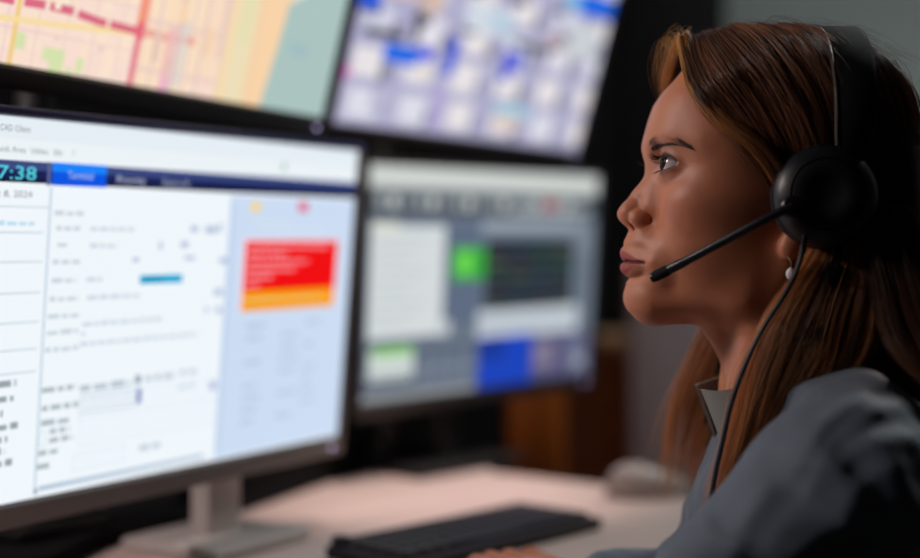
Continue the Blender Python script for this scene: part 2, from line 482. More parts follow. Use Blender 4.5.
# ------------------------------------------------------------------ screens: flat pictures made of coloured panes
class Picture:
    """panes and lettering in mm on the screen, each layer a hair in front of the last"""
    def __init__(s, w, h, base, wash=0.): s.w, s.h = w, h; s.v = []; s.f = []; s.c = []; s.z = 0; s.base = base; s.wash = wash; s.rect(0, 0, w, h, base)
    def tone(s, c): return tuple(x + (y - x) * s.wash for x, y in zip(c, s.base))
    def poly(s, pts, col, z=None):
        if z is None: s.z += 1; z = s.z
        b = len(s.v); s.v += [(x / 1000, y / 1000, z * 2e-6) for x, y in pts]
        s.f.append(tuple(range(b, b + len(pts)))); s.c.append(lin(s.tone(col)))
    def rect(s, x0, y0, x1, y1, col, z=None):
        x0, x1 = sorted((min(max(x0, 0), s.w), min(max(x1, 0), s.w))); y0, y1 = sorted((min(max(y0, 0), s.h), min(max(y1, 0), s.h)))
        if x1 - x0 < .05 or y1 - y0 < .05: return
        s.poly([(x0, y0), (x1, y0), (x1, y1), (x0, y1)], col, z)
    def band(s, pts, w, col):
        for (a, b), (c, d) in zip(pts[:-1], pts[1:]):
            L = math.hypot(c - a, d - b); nx, ny = -(d - b) / L * w / 2, (c - a) / L * w / 2
            s.poly([(a + nx, b + ny), (a - nx, b - ny), (c - nx, d - ny), (c + nx, d + ny)], col)
    def text(s, x, y, size, txt, col, width=None):
        cu = bpy.data.curves.new('t', 'FONT'); cu.body = txt; cu.size = size; cu.resolution_u = 2
        o = bpy.data.objects.new('t', cu); COL.objects.link(o)
        bpy.context.view_layer.update()
        me = o.evaluated_get(bpy.context.evaluated_depsgraph_get()).to_mesh()
        vs = [v.co.copy() for v in me.vertices]; fs = [tuple(p.vertices) for p in me.polygons]
        if vs:
            k = 1.
            if width: k = width / max(1e-6, max(v.x for v in vs) - min(v.x for v in vs))
            col = tuple(a + (q - a) * .3 for a, q in zip(col, s.base)); s.z += 1; b = len(s.v); s.v += [((x + v.x * k) / 1000, (y + v.y) / 1000, s.z * 2e-6) for v in vs]
            for q in fs: s.f.append(tuple(b + i for i in q)); s.c.append(lin(s.tone(col)))
        o.evaluated_get(bpy.context.evaluated_depsgraph_get()).to_mesh_clear()
        bpy.data.objects.remove(o); bpy.data.curves.remove(cu)
    def words(s, x, y, h, w, col, seed=0):
        """a line of small print too blurred to read: word-length dashes"""
        col = tuple(a + (q - a) * .5 for a, q in zip(col, s.base)) if s.base[0] > 200 else col
        g = random.Random(seed + int(x * 7 + y * 13)); e = x + w; z = s.z + 1; s.z = z
        while x < e - .5:
            L = min(g.uniform(1.2, 2.8) * h, e - x)
            s.rect(x, y, x + L, y + h * g.uniform(.75, 1.), col, z); x += L + h * .55
    def build(s, name, m, parent):
        me = bpy.data.meshes.new(name); me.from_pydata(s.v, [], s.f); me.update()
        a = me.attributes.new('picture', 'FLOAT_COLOR', 'FACE')
        a.data.foreach_set('color', np.array([(*c, 1) for c in s.c], np.float32).ravel())
        return link(name, me, m, parent, smooth=False)

def pic_dispatch():
    p = Picture(518, 324, (240, 247, 252)); W = 518
    p.rect(0, 306, W, 324, (228, 238, 244)); p.rect(0, 290, W, 306, (236, 243, 247))
    p.text(38.5, 312, 7.5, 'CAD Client', (60, 68, 76), width=30); p.rect(390, 296, 396, 304, (150, 190, 175))
    p.text(32, 295, 7, 'Quick Area', (60, 68, 76), width=33); p.text(70, 295, 7, 'Utilities', (60, 68, 76), width=18); p.text(94, 295, 7, 'Edit', (60, 68, 76), width=9); p.text(114, 295.5, 7.5, '?', (80, 88, 96))
    p.rect(0, 270.5, W, 288.5, (18, 30, 84)); p.rect(0, 281, W, 288.5, (58, 72, 128)); p.rect(0, 270.5, W, 274, (10, 16, 44))
    p.text(38, 273, 16, '7:38', (20, 205, 228), width=38)
    p.rect(93.7, 269.5, 153.4, 289, (0, 84, 224)); p.rect(93.7, 281, 153.4, 289, (20, 130, 250)); p.text(110, 276, 9, 'Terminal', (150, 190, 250), width=28)
    p.rect(88.5, 269, 92, 289, (90, 100, 150))
    p.text(165, 274.5, 9, 'Priority', (170, 180, 215), width=34); p.text(221, 274, 9, 'Search', (140, 150, 190), width=35)
    p.text(16, 258.3, 8, 'August 8, 2024', (60, 66, 74), width=58); p.rect(0, 250, 92, 251, (190, 205, 215))
    p.rect(92, 4, 94.5, 268, (196, 212, 226))
    p.rect(315, 2, W, 268, (203, 220, 243)); p.rect(318, 8, 322, 262, (186, 204, 230))
    for k, y in enumerate((228.7, 204.1, 178, 153, 130, 110.4)): p.rect(0, y, 88, y + 1.1, (186, 204, 216))
    p.words(38, 235, 4, 40, (140, 195, 225)); p.words(6, 235, 4, 22, (150, 190, 215))
    for k, y in enumerate((100, 87.5, 75, 63.6, 53, 43, 32.5)): p.words(26 + (k % 2) * 4, y, 6, 42 - (k % 3) * 6, (62, 82, 88), k)
    for k, (x, y, w) in enumerate([(98, 244, 32), (101, 231, 26), (103, 217, 12), (99, 202, 30), (99, 186, 27), (98, 170, 32), (97, 155, 34), (97, 141, 34), (96, 126, 36)]):
        p.words(x, y, 4.6, w, (168, 184, 194), k)
    for k, (x, y, w) in enumerate([(95, 91, 38), (96, 75, 40), (96, 62, 34), (106, 54, 22), (106, 46, 26), (95, 36, 22), (94, 24, 16)]):
        p.words(x, y, 5.4, w, (112, 134, 140), k)
    p.rect(95, 44, 102, 58, (210, 224, 230)); p.rect(96, 45, 101, 57, (238, 246, 250))
    for k, (x, y, w) in enumerate([(138, 231, 52), (139, 216, 32), (137, 186, 18), (139, 170, 64), (135, 146.5, 96), (135, 138, 4), (134, 129, 146)]):
        p.words(x, y, 4.4, w, (172, 186, 202), k + 30)
    for x, y, w, h in ((222, 214, 4, 8), (250, 216, 10, 6), (262, 231, 10, 6), (282, 230, 16, 7), (300, 231, 5, 9), (190, 203, 8, 4), (256, 204, 14, 4), (300, 168, 12, 7), (288, 152, 6, 5), (304, 150, 8, 7), (304, 200, 12, 6)):
        p.rect(x, y, x + w, y + h, (178, 192, 218))
    p.rect(200.2, 182.4, 254.9, 190.6, (30, 170, 214)); p.rect(204, 184.5, 230, 188.5, (40, 150, 190))
    for x, y, w, h, c in ((137, 62, 174, 24, (216, 230, 240)), (138, 38, 174, 26, (220, 232, 242)), (133, 17, 62, 16, (214, 228, 238))):
        p.rect(x, y, x + w, y + h, c); p.rect(x + .8, y + .8, x + w - .8, y + h - .8, (238, 245, 251))
    p.words(137, 88, 6.5, 60, (130, 150, 166), 3)
    for y in (84, 79, 73, 68): p.rect(137, y, 205, y + .9, (170, 190, 210))
    p.rect(205, 70, 211, 84, (126, 142, 190)); p.rect(202, 89, 209, 97, (140, 156, 178))
    p.words(214, 90, 6, 38, (150, 166, 184), 5); p.words(259, 92, 6, 24, (158, 172, 192), 5); p.words(259, 78, 5, 22, (176, 190, 206), 6); p.rect(302, 73, 312, 82, (178, 188, 222))
    p.words(212, 24, 6, 28, (150, 168, 182), 8)
    p.rect(97, 5, 300, 9.5, (180, 198, 216)); p.rect(92, 3, 96, 8, (150, 166, 180))
    p.rect(338, 149.5, 496, 225, (250, 214, 224)); p.rect(342, 170.6, 493, 222.5, (240, 4, 10)); p.rect(341.5, 150, 492, 170.6, (248, 160, 0))
    for k, (y, w) in enumerate(((215, 130), (207, 60), (199, 96), (191, 76), (183, 40), (175, 20))): p.words(347, y, 3.6, w, (246, 74, 84), k)
    p.words(347, 160, 3.4, 130, (216, 138, 10), 4)
    p.rect(346, 252, 360, 262, (246, 214, 130)); p.rect(421, 254, 436, 264, (226, 70, 110))
    p.words(350, 240, 4, 60, (184, 200, 224), 2); p.words(362, 233, 4, 110, (188, 204, 228), 2)
    for c, x in enumerate((352, 408, 448)):
        for k in range(9):
            y = 132 - k * 12.5
            if (c * 5 + k * 3) % 7 < 5: p.words(x, y, 5.2, (26, 30, 22)[c] - (k % 3) * 4, (120, 140, 172), k + c)
    return p

def pic_reports():
    p = Picture(518, 324, (104, 116, 132)); W = 518
    p.rect(0, 296, W, 324, (206, 211, 208)); p.rect(0, 290, W, 296, (150, 158, 160))
    p.rect(0, 256, W, 290, (62, 70, 78))
    for k in range(18):
        x = 14 + k * 26; p.rect(x, 266, x + 18, 284, ((150, 158, 162), (190, 196, 196), (122, 130, 140))[k % 3])
    p.rect(380, 268, 410, 282, (190, 90, 96)); p.rect(300, 262, 500, 270, (170, 176, 180))
    p.rect(8, 86, 155, 242, (212, 218, 220)); p.rect(8, 234, 60, 246, (220, 222, 208))
    for k in range(9): p.words(18, 222 - k * 15, 5, 100 - (k % 3) * 18, (188, 196, 200), k)
    p.rect(160, 100, 240, 245, (92, 106, 128)); p.rect(150, 84, 172, 106, (196, 202, 206))
    p.rect(172, 164, 250, 211, (54, 168, 62)); p.rect(186, 172, 214, 204, (112, 220, 84))
    p.rect(234, 234, 480, 250, (150, 160, 172))
    p.rect(246, 116, 462, 222, (34, 44, 54))
    g = random.Random(4)
    for r in range(5):
        for c in range(4):
            x = 256 + c * 52; y = 202 - r * 20
            p.words(x, y, 7, 38, [(58, 92, 70), (84, 60, 72), (60, 78, 92), (96, 110, 70)][g.randrange(4)], r * 4 + c)
    p.rect(468, 90, 512, 250, (120, 130, 142)); p.rect(474, 100, 500, 200, (96, 108, 122))
    p.rect(234, 74, 480, 116, (196, 204, 212)); p.rect(234, 92, 480, 98, (150, 160, 172))
    p.rect(0, 8, W, 72, (84, 94, 112)); p.rect(12, 28, 100, 70, (206, 216, 212)); p.rect(20, 62, 98, 74, (128, 196, 96))
    for k in range(4):
        p.rect(110 + k * 32, 14, 134 + k * 32, 66, (104, 116, 134)); 
    p.rect(0, 34, 240, 38, (140, 150, 160)); p.rect(0, 0, 232, 10, (150, 156, 160))
    p.rect(238, 0, 368, 76, (22, 66, 186)); p.rect(238, 40, 300, 76, (20, 54, 150)); p.rect(366, 0, 512, 70, (86, 84, 120)); p.rect(372, 20, 420, 60, (128, 120, 144))
    p.rect(460, 10, 500, 60, (110, 116, 140)); p.rect(476, 14, 506, 30, (150, 156, 170))
    return p

def pic_map():
    p = Picture(518, 324, (246, 222, 206), .34); g = random.Random(11)
    for r in range(27):
        for c in range(30):
            x, y = 6 + c * 14.2, 2 + r * 12; 
            if x < 408: p.rect(x, y, x + 12.6, y + 10.6, g.choice([(246, 214, 204), (250, 222, 198), (242, 206, 204), (252, 230, 200), (248, 212, 210)]), 1)
    p.z = 1
    for x0, y0, x1, y1 in ((225, 0, 300, 120), (290, 20, 400, 200), (230, 120, 400, 320)): p.rect(x0, y0, x1, y1, (252, 226, 190))
    for k in range(9): p.rect(232 + k * 15, 0, 236 + k * 15, 324, ((244, 204, 182), (228, 196, 190), (250, 214, 170))[k % 3])
    for k in range(7): p.rect(230, 14 + k * 46, 400, 19 + k * 46, (232, 200, 190))
    for k in range(8): p.rect(0, 30 + k * 40, 228, 31.6 + k * 40, (230, 196, 194)); 
    for k in range(7): p.rect(18 + k * 31, 0, 19.6 + k * 31, 324, (226, 196, 196))
    p.rect(87, 0, 92, 324, (236, 196, 96)); p.band([(0, 33), (73, 37), (135, 41), (222, 48)], 5, (248, 220, 140)); p.rect(0, 128, 230, 135, (250, 222, 140))
    for pts in ([(0, 52), (74, 53), (84, 53)], [(94, 54), (116, 55)], [(121, 55), (147, 55)], [(152, 54), (178, 51), (186, 51)], [(190, 51), (226, 50)]): p.band(pts, 7.5, (204, 50, 92))
    p.rect(223, 0, 230, 324, (214, 60, 100)); p.rect(221, 52, 233, 160, (240, 116, 84)); p.poly([(218, 50), (227, 40), (238, 50), (227, 61)], (222, 40, 84)); p.band([(231, 51), (262, 50), (300, 52)], 8, (232, 140, 130))
    p.rect(272, 0, 279, 324, (214, 178, 190)); p.rect(262, 0, 270, 60, (236, 170, 170)); p.rect(282, 4, 288, 70, (196, 208, 206)); p.rect(308, 0, 313, 324, (224, 190, 186)); p.rect(332, 40, 338, 324, (220, 186, 186))
    for x0, y0, x1, y1 in ((122, 8, 146, 20), (130, 0, 146, 10), (92, 14, 102, 28), (160, 2, 168, 16), (150, 0, 156, 6), (40, 80, 66, 96), (150, 170, 180, 190)): p.rect(x0, y0, x1, y1, (198, 228, 156))
    for k in range(26):
        x, y = g.uniform(232, 396), g.uniform(0, 300); p.rect(x, y, x + g.uniform(3, 12), y + g.uniform(8, 34), g.choice([(222, 186, 170), (250, 232, 206), (206, 186, 190), (246, 206, 160), (236, 214, 214)]))
    for k in range(40):
        x, y = g.uniform(0, 220), g.uniform(0, 300); p.rect(x, y, x + g.uniform(4, 16), y + g.uniform(2, 6), g.choice([(226, 196, 196), (252, 236, 214), (218, 200, 206), (240, 204, 188)]))
    p.rect(262, 0, 272, 14, (236, 160, 200)); p.rect(340, 0, 384, 324, (244, 216, 160)); p.rect(352, 0, 378, 324, (232, 222, 174)); p.rect(356, 60, 374, 130, (222, 224, 164)); p.rect(382, 0, 392, 324, (240, 200, 150))
    p.poly([(388, 0), (412, 0), (418, 40), (424, 90), (426, 116), (440, 140), (420, 200), (430, 324), (392, 324)], (250, 206, 150))
    p.poly([(410, 0), (518, 0), (518, 324), (430, 324), (424, 200), (452, 128), (424, 112), (419, 62)], (132, 182, 184))
    p.rect(440, 60, 470, 74, (118, 172, 188))
    return p

def pic_cameras():
    p = Picture(518, 324, (172, 170, 200), .12); g = random.Random(5); cw, rh = 102, 62
    for r in range(6):
        for c in range(6):
            x, y = 2 + c * (cw - 8) - (r % 2) * 6, 2 + r * (rh - 8)
            p.rect(x, y, x + cw - 14, y + rh - 12, g.choice([(176, 172, 206), (196, 192, 218), (206, 204, 222), (160, 162, 190)]), 1)
    p.z = 1
    for r in range(6):
        for c in range(6):
            x, y = 2 + c * (cw - 8) - (r % 2) * 6, 2 + r * (rh - 8)
            p.rect(x + 16, y + 8, x + 66, y + 46, g.choice([(236, 232, 240), (228, 228, 238), (240, 234, 232), (214, 216, 232)]), 3)
            p.rect(x + 66, y + 4, x + 84, y + 30, g.choice([(150, 150, 176), (120, 120, 136), (176, 178, 206)]), 4)
            if r > 1: p.rect(x + 4, y + 34, x + 40, y + 46, g.choice([(70, 72, 84), (96, 98, 110), (180, 160, 150), (200, 214, 222)]), 5)
    p.z = 6
    for x0, y0, x1, y1, c in ((62, 88, 128, 112, (10, 96, 232)), (126, 98, 154, 114, (40, 50, 226)), (180, 84, 200, 134, (14, 60, 214)), (296, 90, 316, 132, (10, 36, 206)), (316, 104, 340, 134, (120, 124, 226)), (440, 206, 518, 240, (6, 92, 226)), (400, 214, 440, 234, (80, 170, 226)), (0, 150, 38, 172, (16, 80, 222)),
                              (20, 118, 90, 128, (52, 54, 64)), (318, 138, 400, 150, (84, 82, 88)), (106, 120, 120, 200, (60, 60, 70)), (400, 160, 470, 176, (110, 108, 114)), (200, 150, 290, 190, (214, 224, 232)), (250, 160, 300, 176, (176, 206, 222)), (430, 140, 500, 196, (206, 212, 214)), (380, 150, 412, 170, (200, 176, 180)),
                              (300, 40, 384, 56, (160, 206, 222)), (306, 18, 362, 38, (226, 204, 190)), (0, 58, 12, 74, (220, 110, 190)), (40, 172, 100, 200, (226, 200, 184)), (108, 160, 150, 196, (214, 186, 170)), (60, 20, 64, 60, (120, 116, 170)), (172, 6, 196, 70, (180, 168, 214)), (120, 74, 160, 88, (236, 226, 206))):
        p.rect(x0, y0, x1, y1, c)
    return p

FR = {  # active-area lower left corner, right, up and facing vectors (camera-height origin)
 'L': [[-0.4166, 1.0221, -0.1908], [0.5329, 0.8458, 0.0243], [0.0803, -0.0792, 0.9936], [0.8424, -0.5275, -0.1102]],
 'R': [[-0.1351, 1.7308, -0.1692], [0.6691, 0.7427, 0.026], [0.0453, -0.0757, 0.9961], [0.7418, -0.6653, -0.0843]],
 'UR': [[-0.164, 1.6417, 0.2019], [0.6717, 0.7408, 0.0017], [0.2312, -0.2119, 0.9495], [0.7038, -0.6374, -0.3136]],
 'UL': [[-0.4311, 1.0105, 0.1829], [0.5293, 0.8484, 0.0011], [0.2305, -0.145, 0.9622], [0.8165, -0.5091, -0.2723]]}
DESK = .76

def monitor(key, picture, label, frame_m, chin, stand, led_x=500, shift=0., depth=.03, base=.12):
    o, u, v, n = [Vector(q) for q in FR[key]]; o.z += CAMZ
    X = Matrix(((u.x, v.x, n.x, o.x), (u.y, v.y, n.y, o.y), (u.z, v.z, n.z, o.z), (0, 0, 0, 1)))
    root = empty('monitor', (0, 0, 0)); root.matrix_world = X
    tag(root, label, 'monitor', 'four lit monitors of the workstation')
    Xi = X.inverted()
    w, h = .518, .324; sb, tb = .009, .008
    b = MB()
    fz0, fz1 = -.014, .004
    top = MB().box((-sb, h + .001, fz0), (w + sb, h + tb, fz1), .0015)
    tb_ = top.build('top_bezel', M['bezel_reflection'] if stand == 'silver' else frame_m, root)
    if stand == 'silver': tb_['label'] = 'top edge of the frame, coloured with a dark blue reflection'
    b.box((-sb, -chin, fz0), (w + sb, -.002, fz1), .002)
    b.box((-sb, -.004, fz0), (-.001, h + .003, fz1), .0015).box((w + .001, -.004, fz0), (w + sb, h + .003, fz1), .0015)
    b.build('bezel', frame_m, root)
    MB().box((-sb + .001, -chin + .001, -.03), (w + sb - .001, h + tb - .001, -.012), .006).box((w * .2, h * .15, -.052), (w * .8, h * .8, -.028), .012).build('back_cover', M['black'], root)
    picture.build('screen', M['screen'], root)
    MB().lathe([(fz1 - .001, .0017), (fz1 + .0006, .0015), (fz1 + .001, .0006)], 14, Matrix.Translation((led_x / 1000, -chin * .55, 0))).build('power_light', M['led'], root)
    c = X @ Vector((w / 2, h * .42, -.05))
    nh = Vector((n.x, n.y, 0)).normalized(); uh = Vector((-nh.y, nh.x, 0))
    if stand:
        q = c - nh * depth + uh * shift
        Y = Matrix(((uh.x, nh.x, 0, q.x), (uh.y, nh.y, 0, q.y), (0, 0, 1, 0), (0, 0, 0, 1)))
        sm = M['silver'] if stand == 'silver' else M['black']
        MB().box((-.026, -.014, DESK + .012), (.026, .014, q.z + .05), .006, X=Xi @ Y).box((-.045, 0, q.z - .045), (.045, .032, q.z + .045), .006, X=Xi @ Y).build('stand_neck', sm, root)
        MB().box((-base, -.065, DESK), (base, .07, DESK + .014), .006, X=Xi @ Y).build('stand_base', sm, root)
    else:
        q = c - nh * .16
        Y = Matrix(((uh.x, nh.x, 0, q.x), (uh.y, nh.y, 0, q.y), (0, 0, 1, 0), (0, 0, 0, 1)))
        MB().cyl((0, 0, DESK + .02), (0, 0, q.z + .08), .02, n=24, X=Xi @ Y).build('mount_pole', M['black'], root)
        MB().box((-.05, .01, q.z - .03), (.05, .15, q.z + .03), .008, X=Xi @ Y).build('mount_arm', M['black'], root)
        MB().box((-.06, -.05, DESK + .02), (.06, .05, DESK + .035), .006, X=Xi @ Y).build('mount_foot', M['black'], root)
    return root

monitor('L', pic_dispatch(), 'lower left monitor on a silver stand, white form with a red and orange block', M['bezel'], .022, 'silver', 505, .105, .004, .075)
monitor('R', pic_reports(), 'lower right monitor on a black stand, grey windows with green and blue blocks', M['bezel_dark'], .022, 'black', 505, -.05, .0)
monitor('UL', pic_map(), 'upper left monitor tilted forward, showing a pastel street map beside grey-green water', M['bezel_dark'], .022, None, 508)
monitor('UR', pic_cameras(), 'upper monitor tilted forward, showing a mosaic of white, lavender and bright blue camera views', M['bezel_dark'], .018, None, 512)

# ------------------------------------------------------------------ desk and the things on it
desk = empty('desk', (-.1, 1.35, 0)); tag(desk, 'pale pinkish laminate desk under the monitors', 'desk')
Di = Matrix.Translation((.1, -1.35, 0))
poly = [(-1.0, .55), (-.55, .50), (-.12, .72), (.06, 1.0), (.19, 1.283), (.262, 1.43), (.30, 1.56), (.285, 1.67), (.19, 1.745), (.044, 1.86), (.05, 1.97), (0, 2.10), (-.14, 2.19), (-.35, 1.98), (-.62, 1.55), (-.95, 1.0)]
MB().prism(poly, DESK - .028, DESK, bev=.003).build('desk_top', M['laminate'], desk, X=Di)
MB().prism([(x * .985 - .002, 1.3 + (y - 1.3) * .985) for x, y in poly], DESK - .045, DESK - .0285).build('edge_band', M['laminate_edge'], desk, X=Di)
for x, y in ((-.85, .72), (-.3, .72), (-.2, 1.9), (.12, 1.55)):
    MB().cyl((x, y, 0), (x, y, DESK - .046), .03, n=20).build('leg', M['black'], desk, X=Di)
# raised black cable tray along the back of the desk
pts = [(-.56, 1.18), (-.42, 1.30), (-.285, 1.455), (-.165, 1.79), (-.115, 1.93)]
mb = MB()
mb.prism([(-.80, .95), (-.50, 1.04), (-.385, 1.20), (-.37, 1.315), (-.29, 1.445), (-.165, 1.79), (-.06, 1.93), (-.05, 2.03), (-.17, 2.1), (-.34, 1.98), (-.62, 1.55), (-.92, 1.02)], DESK, DESK + .02, bev=.004)
mb.prism([(-.285, 1.475), (-.165, 1.80), (-.12, 1.94), (-.16, 1.96), (-.21, 1.82), (-.33, 1.49)], DESK + .02, DESK + .05, bev=.006)
tag(mb.build('cable_tray', M['black_soft']), 'long black cable tray along the back of the desk, behind the silver stand', 'cable tray')
# upright black panels closing the workstation behind the screens
mb = MB()
def panel(A, B, z0, z1, t=.03):
    A, B = Vector((*A, 0)), Vector((*B, 0)); d = (B - A); L = d.length; d.normalize(); nn = Vector((-d.y, d.x, 0))
    Y = Matrix(((d.x, nn.x, 0, A.x), (d.y, nn.y, 0, A.y), (0, 0, 1, 0), (0, 0, 0, 1)))
    return MB().box((0, 0, z0), (L, t, z1), .006, X=Y)
scr = empty('partition_screen', (-.4, 1.9, 0)); tag(scr, 'black upright partition panels standing behind the monitors', 'partition')
Si = Matrix.Translation((.4, -1.9, 0))
for A, B in (((-1.15, 1.05), (-.70, 1.72)), ((-.70, 1.72), (-.30, 2.26)), ((-.30, 2.26), (.085, 2.33))):
    panel(A, B, 0, 1.75).build('panel', M['black_soft'], scr, X=Si)

# compact keyboard
kb = empty('keyboard', (-.02, 1.33, DESK)); kb.rotation_euler = (0, 0, R(48)); tag(kb, 'black keyboard lying on the pale desk', 'keyboard')
KC = Vector((.012, 1.352)); kb.location = (KC.x, KC.y, DESK)
KL, KD = .31, .118
MB().prism([(-KL / 2, -KD / 2), (KL / 2, -KD / 2), (KL / 2, KD / 2), (-KL / 2, KD / 2)], .001, .014, bev=.003).build('case', M['key'], kb)
MB().box((-KL / 2 + .004, KD / 2 - .02, .0), (-KL / 2 + .02, KD / 2 - .004, .0235), .003).build('riser', M['key'], kb)
for r in range(5):
    n = (15, 14, 14, 13, 9)[r]; y = KD / 2 - .014 - r * .0205; x = -KL / 2 + .008; tot = KL - .016
    ws = [1.] * n
    if r == 4: ws = [1.2, 1.1, 1.1, 6, 1.1, 1.1, 1, 1, 1]
    else: ws[-1] = 16 - n; ws[0] = 1
    k = tot / sum(ws)
    for w_ in ws:
        MB().box((x + .0008, y - .0088, .0135), (x + w_ * k - .0008, y + .0088, .0195), .0015, 1).build('keycap', M['key'], kb); x += w_ * k
# mouse
ms = empty('mouse', (.243, 1.645, DESK)); ms.rotation_euler = (0, 0, R(15)); tag(ms, 'grey mouse at the far right corner of the pale desk', 'mouse')
def mouse_shell():
    v, f = [], []; n, k = 28, 9
    for i in range(k + 1):
        t = i / k; z = .038 * math.sin(t * math.pi / 2); rr = math.cos(t * math.pi / 2) ** .55 if i < k else 0.02
        for j in range(n):
            a = 2 * math.pi * j / n
            v.append((.058 * rr * math.cos(a) - .006 * t, .033 * rr * math.sin(a) * (1 - .12 * math.cos(a)), .002 + z * (1 + .12 * math.cos(a) * -1)))
    for i in range(k):
        for j in range(n): f.append((i * n + j, i * n + (j + 1) % n, (i + 1) * n + (j + 1) % n, (i + 1) * n + j))
    f.append(tuple(range(n))[::-1]); f.append(tuple(k * n + j for j in range(n)))
    return MB().add(v, f)
mouse_shell().build('shell', M['grey_plastic'], ms)
MB().lathe([(-.004, .0085), (-.003, .0095), (.003, .0095), (.004, .0085)], 20, Matrix.Translation((.032, 0, .030)) @ Matrix.Rotation(R(90), 4, 'X')).build('scroll_wheel', M['black'], ms)
MB().box((.004, -.0006, .0335), (.05, .0006, .0355), 0).build('button_seam', M['black'], ms) if False else None

# ------------------------------------------------------------------ beyond the desk
cab = empty('tall_cabinet', (.46, 3.2, 0)); tag(cab, 'tall black cabinet standing against the grey-green back wall', 'cabinet')
Ci = Matrix.Translation((-.46, -3.2, 0))
MB().box((.10, 3.0, .05), (.625, 3.5, 2.3), .004).build('carcass', M['black_soft'], cab, X=Ci)
MB().box((.105, 2.98, .08), (.36, 2.999, 2.28), .003).build('door', M['black_soft'], cab, X=Ci); MB().box((.366, 2.98, .08), (.62, 2.999, 2.28), .003).build('door', M['black_soft'], cab, X=Ci)
MB().box((.12, 3.02, 0), (.6, 3.48, .05)).build('plinth', M['black'], cab, X=Ci)
wc = empty('low_cabinet', (.2, 2.75, 0)); tag(wc, 'low brown wooden cabinet beyond the far corner of the desk', 'cabinet')
Wi = Matrix.Translation((-.2, -2.75, 0))
MB().box((.16, 2.70, .04), (.42, 2.95, .92), .004).build('carcass', M['walnut'], wc, X=Wi)
MB().box((.165, 2.682, .07), (.415, 2.699, .90), .003).build('door', M['walnut'], wc, X=Wi)
MB().box((.175, 2.72, 0), (.405, 2.93, .04)).build('plinth', M['black'], wc, X=Wi)
ob = empty('wooden_pedestal', (.15, 2.45, 0)); tag(ob, 'orange-brown wooden pedestal just right of the black partition', 'pedestal')
Oi = Matrix.Translation((-.15, -2.45, 0))
MB().box((.06, 2.36, .03), (.192, 2.58, .97), .004).build('carcass', M['orange_wood'], ob, X=Oi)
for z0, z1 in ((.05, .33), (.34, .62), (.63, .95)):
    d = MB().box((.064, 2.345, z0), (.188, 2.359, z1), .003).build('drawer', M['orange_wood'], ob, X=Oi)
MB().box((.07, 2.37, 0), (.18, 2.57, .03)).build('plinth', M['black'], ob, X=Oi)
gp = empty('fabric_divider', (.75, 2.5, 0)); tag(gp, 'low mauve-grey fabric divider behind the woman', 'divider')
Gi = Matrix.Translation((-.75, -2.5, 0))
MB().box((.345, 2.6, .04), (1.3, 2.65, 1.07), .008).build('panel', M['fabric_grey'], gp, X=Gi)
for x in (.4, 1.2): MB().box((x - .03, 2.5, 0), (x + .03, 2.75, .04), .004).build('foot', M['black'], gp, X=Gi)

# ------------------------------------------------------------------ room lights, and a pendant added for the face
def ceiling_lamp(x, y, sx, sy, energy, col, label, grp='ceiling lights'):
    t = empty('ceiling_light', (x, y, ZC)); tag(t, label, 'ceiling light', grp)
    MB().box((-sx / 2 - .02, -sy / 2 - .02, -.05), (sx / 2 + .02, sy / 2 + .02, 0), .004).build('housing', M['white_metal'], t)
    MB().box((-sx / 2, -sy / 2, -.056), (sx / 2, sy / 2, -.05)).build('diffuser', M['lamp'], t)
    l = bpy.data.lights.new('ceiling_lamp_light', 'AREA'); l.shape = 'RECTANGLE'; l.size = sx; l.size_y = sy; l.energy = energy; l.color = col
    lo = bpy.data.objects.new('lamp_light', l); COL.objects.link(lo); lo.location = (x, y, ZC - .065); lo.parent = None
    return lo

def pendant(x, y, z, energy, col, label):  # key light for the face, added out of view with its own shade and cord
    t = empty('added_pendant', (x, y, ZC)); tag(t, label, 'added lamp')
    MB().cyl((0, 0, z + .16 - ZC), (0, 0, -.02), .003, n=8).build('cord', M['black'], t)
    MB().lathe([(0, .05), (-.02, .05), (-.02, .01)], 24).build('added_ceiling_rose', M['white_metal'], t)
    MB().lathe([(z + .16 - ZC, .03), (z + .15 - ZC, .045), (z + .05 - ZC, .13), (z - ZC, .15), (z + .002 - ZC, .146), (z + .05 - ZC, .126), (z + .145 - ZC, .04)], 36, caps=False).build('added_pendant_shade', M['white_metal'], t)
    MB().lathe([(z + .02 - ZC, .12), (z + .018 - ZC, .12)], 36).build('diffuser', M['lamp'], t)
    l = bpy.data.lights.new('added_face_light', 'AREA'); l.shape = 'DISK'; l.size = .24; l.energy = energy; l.color = col
    lo = bpy.data.objects.new('added_face_light', l); COL.objects.link(lo); lo.location = (x, y, z + .012)
    return lo
def downlight(x, y, energy, col, cone, label):
    t = empty('recessed_downlight', (x, y, ZC)); tag(t, label, 'ceiling light')
    MB().lathe([(0, .06), (-.012, .06), (-.012, .045), (0, .045)], 32, caps=False).build('trim_ring', M['white_metal'], t)
    MB().lathe([(-.004, .044), (-.003, .044)], 32).build('lens', M['lamp'], t)
    l = bpy.data.lights.new('downlight_beam', 'SPOT'); l.energy = energy; l.color = col; l.spot_size = R(cone); l.spot_blend = .9; l.shadow_soft_size = .04
    lo = bpy.data.objects.new('downlight_beam', l); COL.objects.link(lo); lo.location = (x, y, ZC - .02)
    return lo
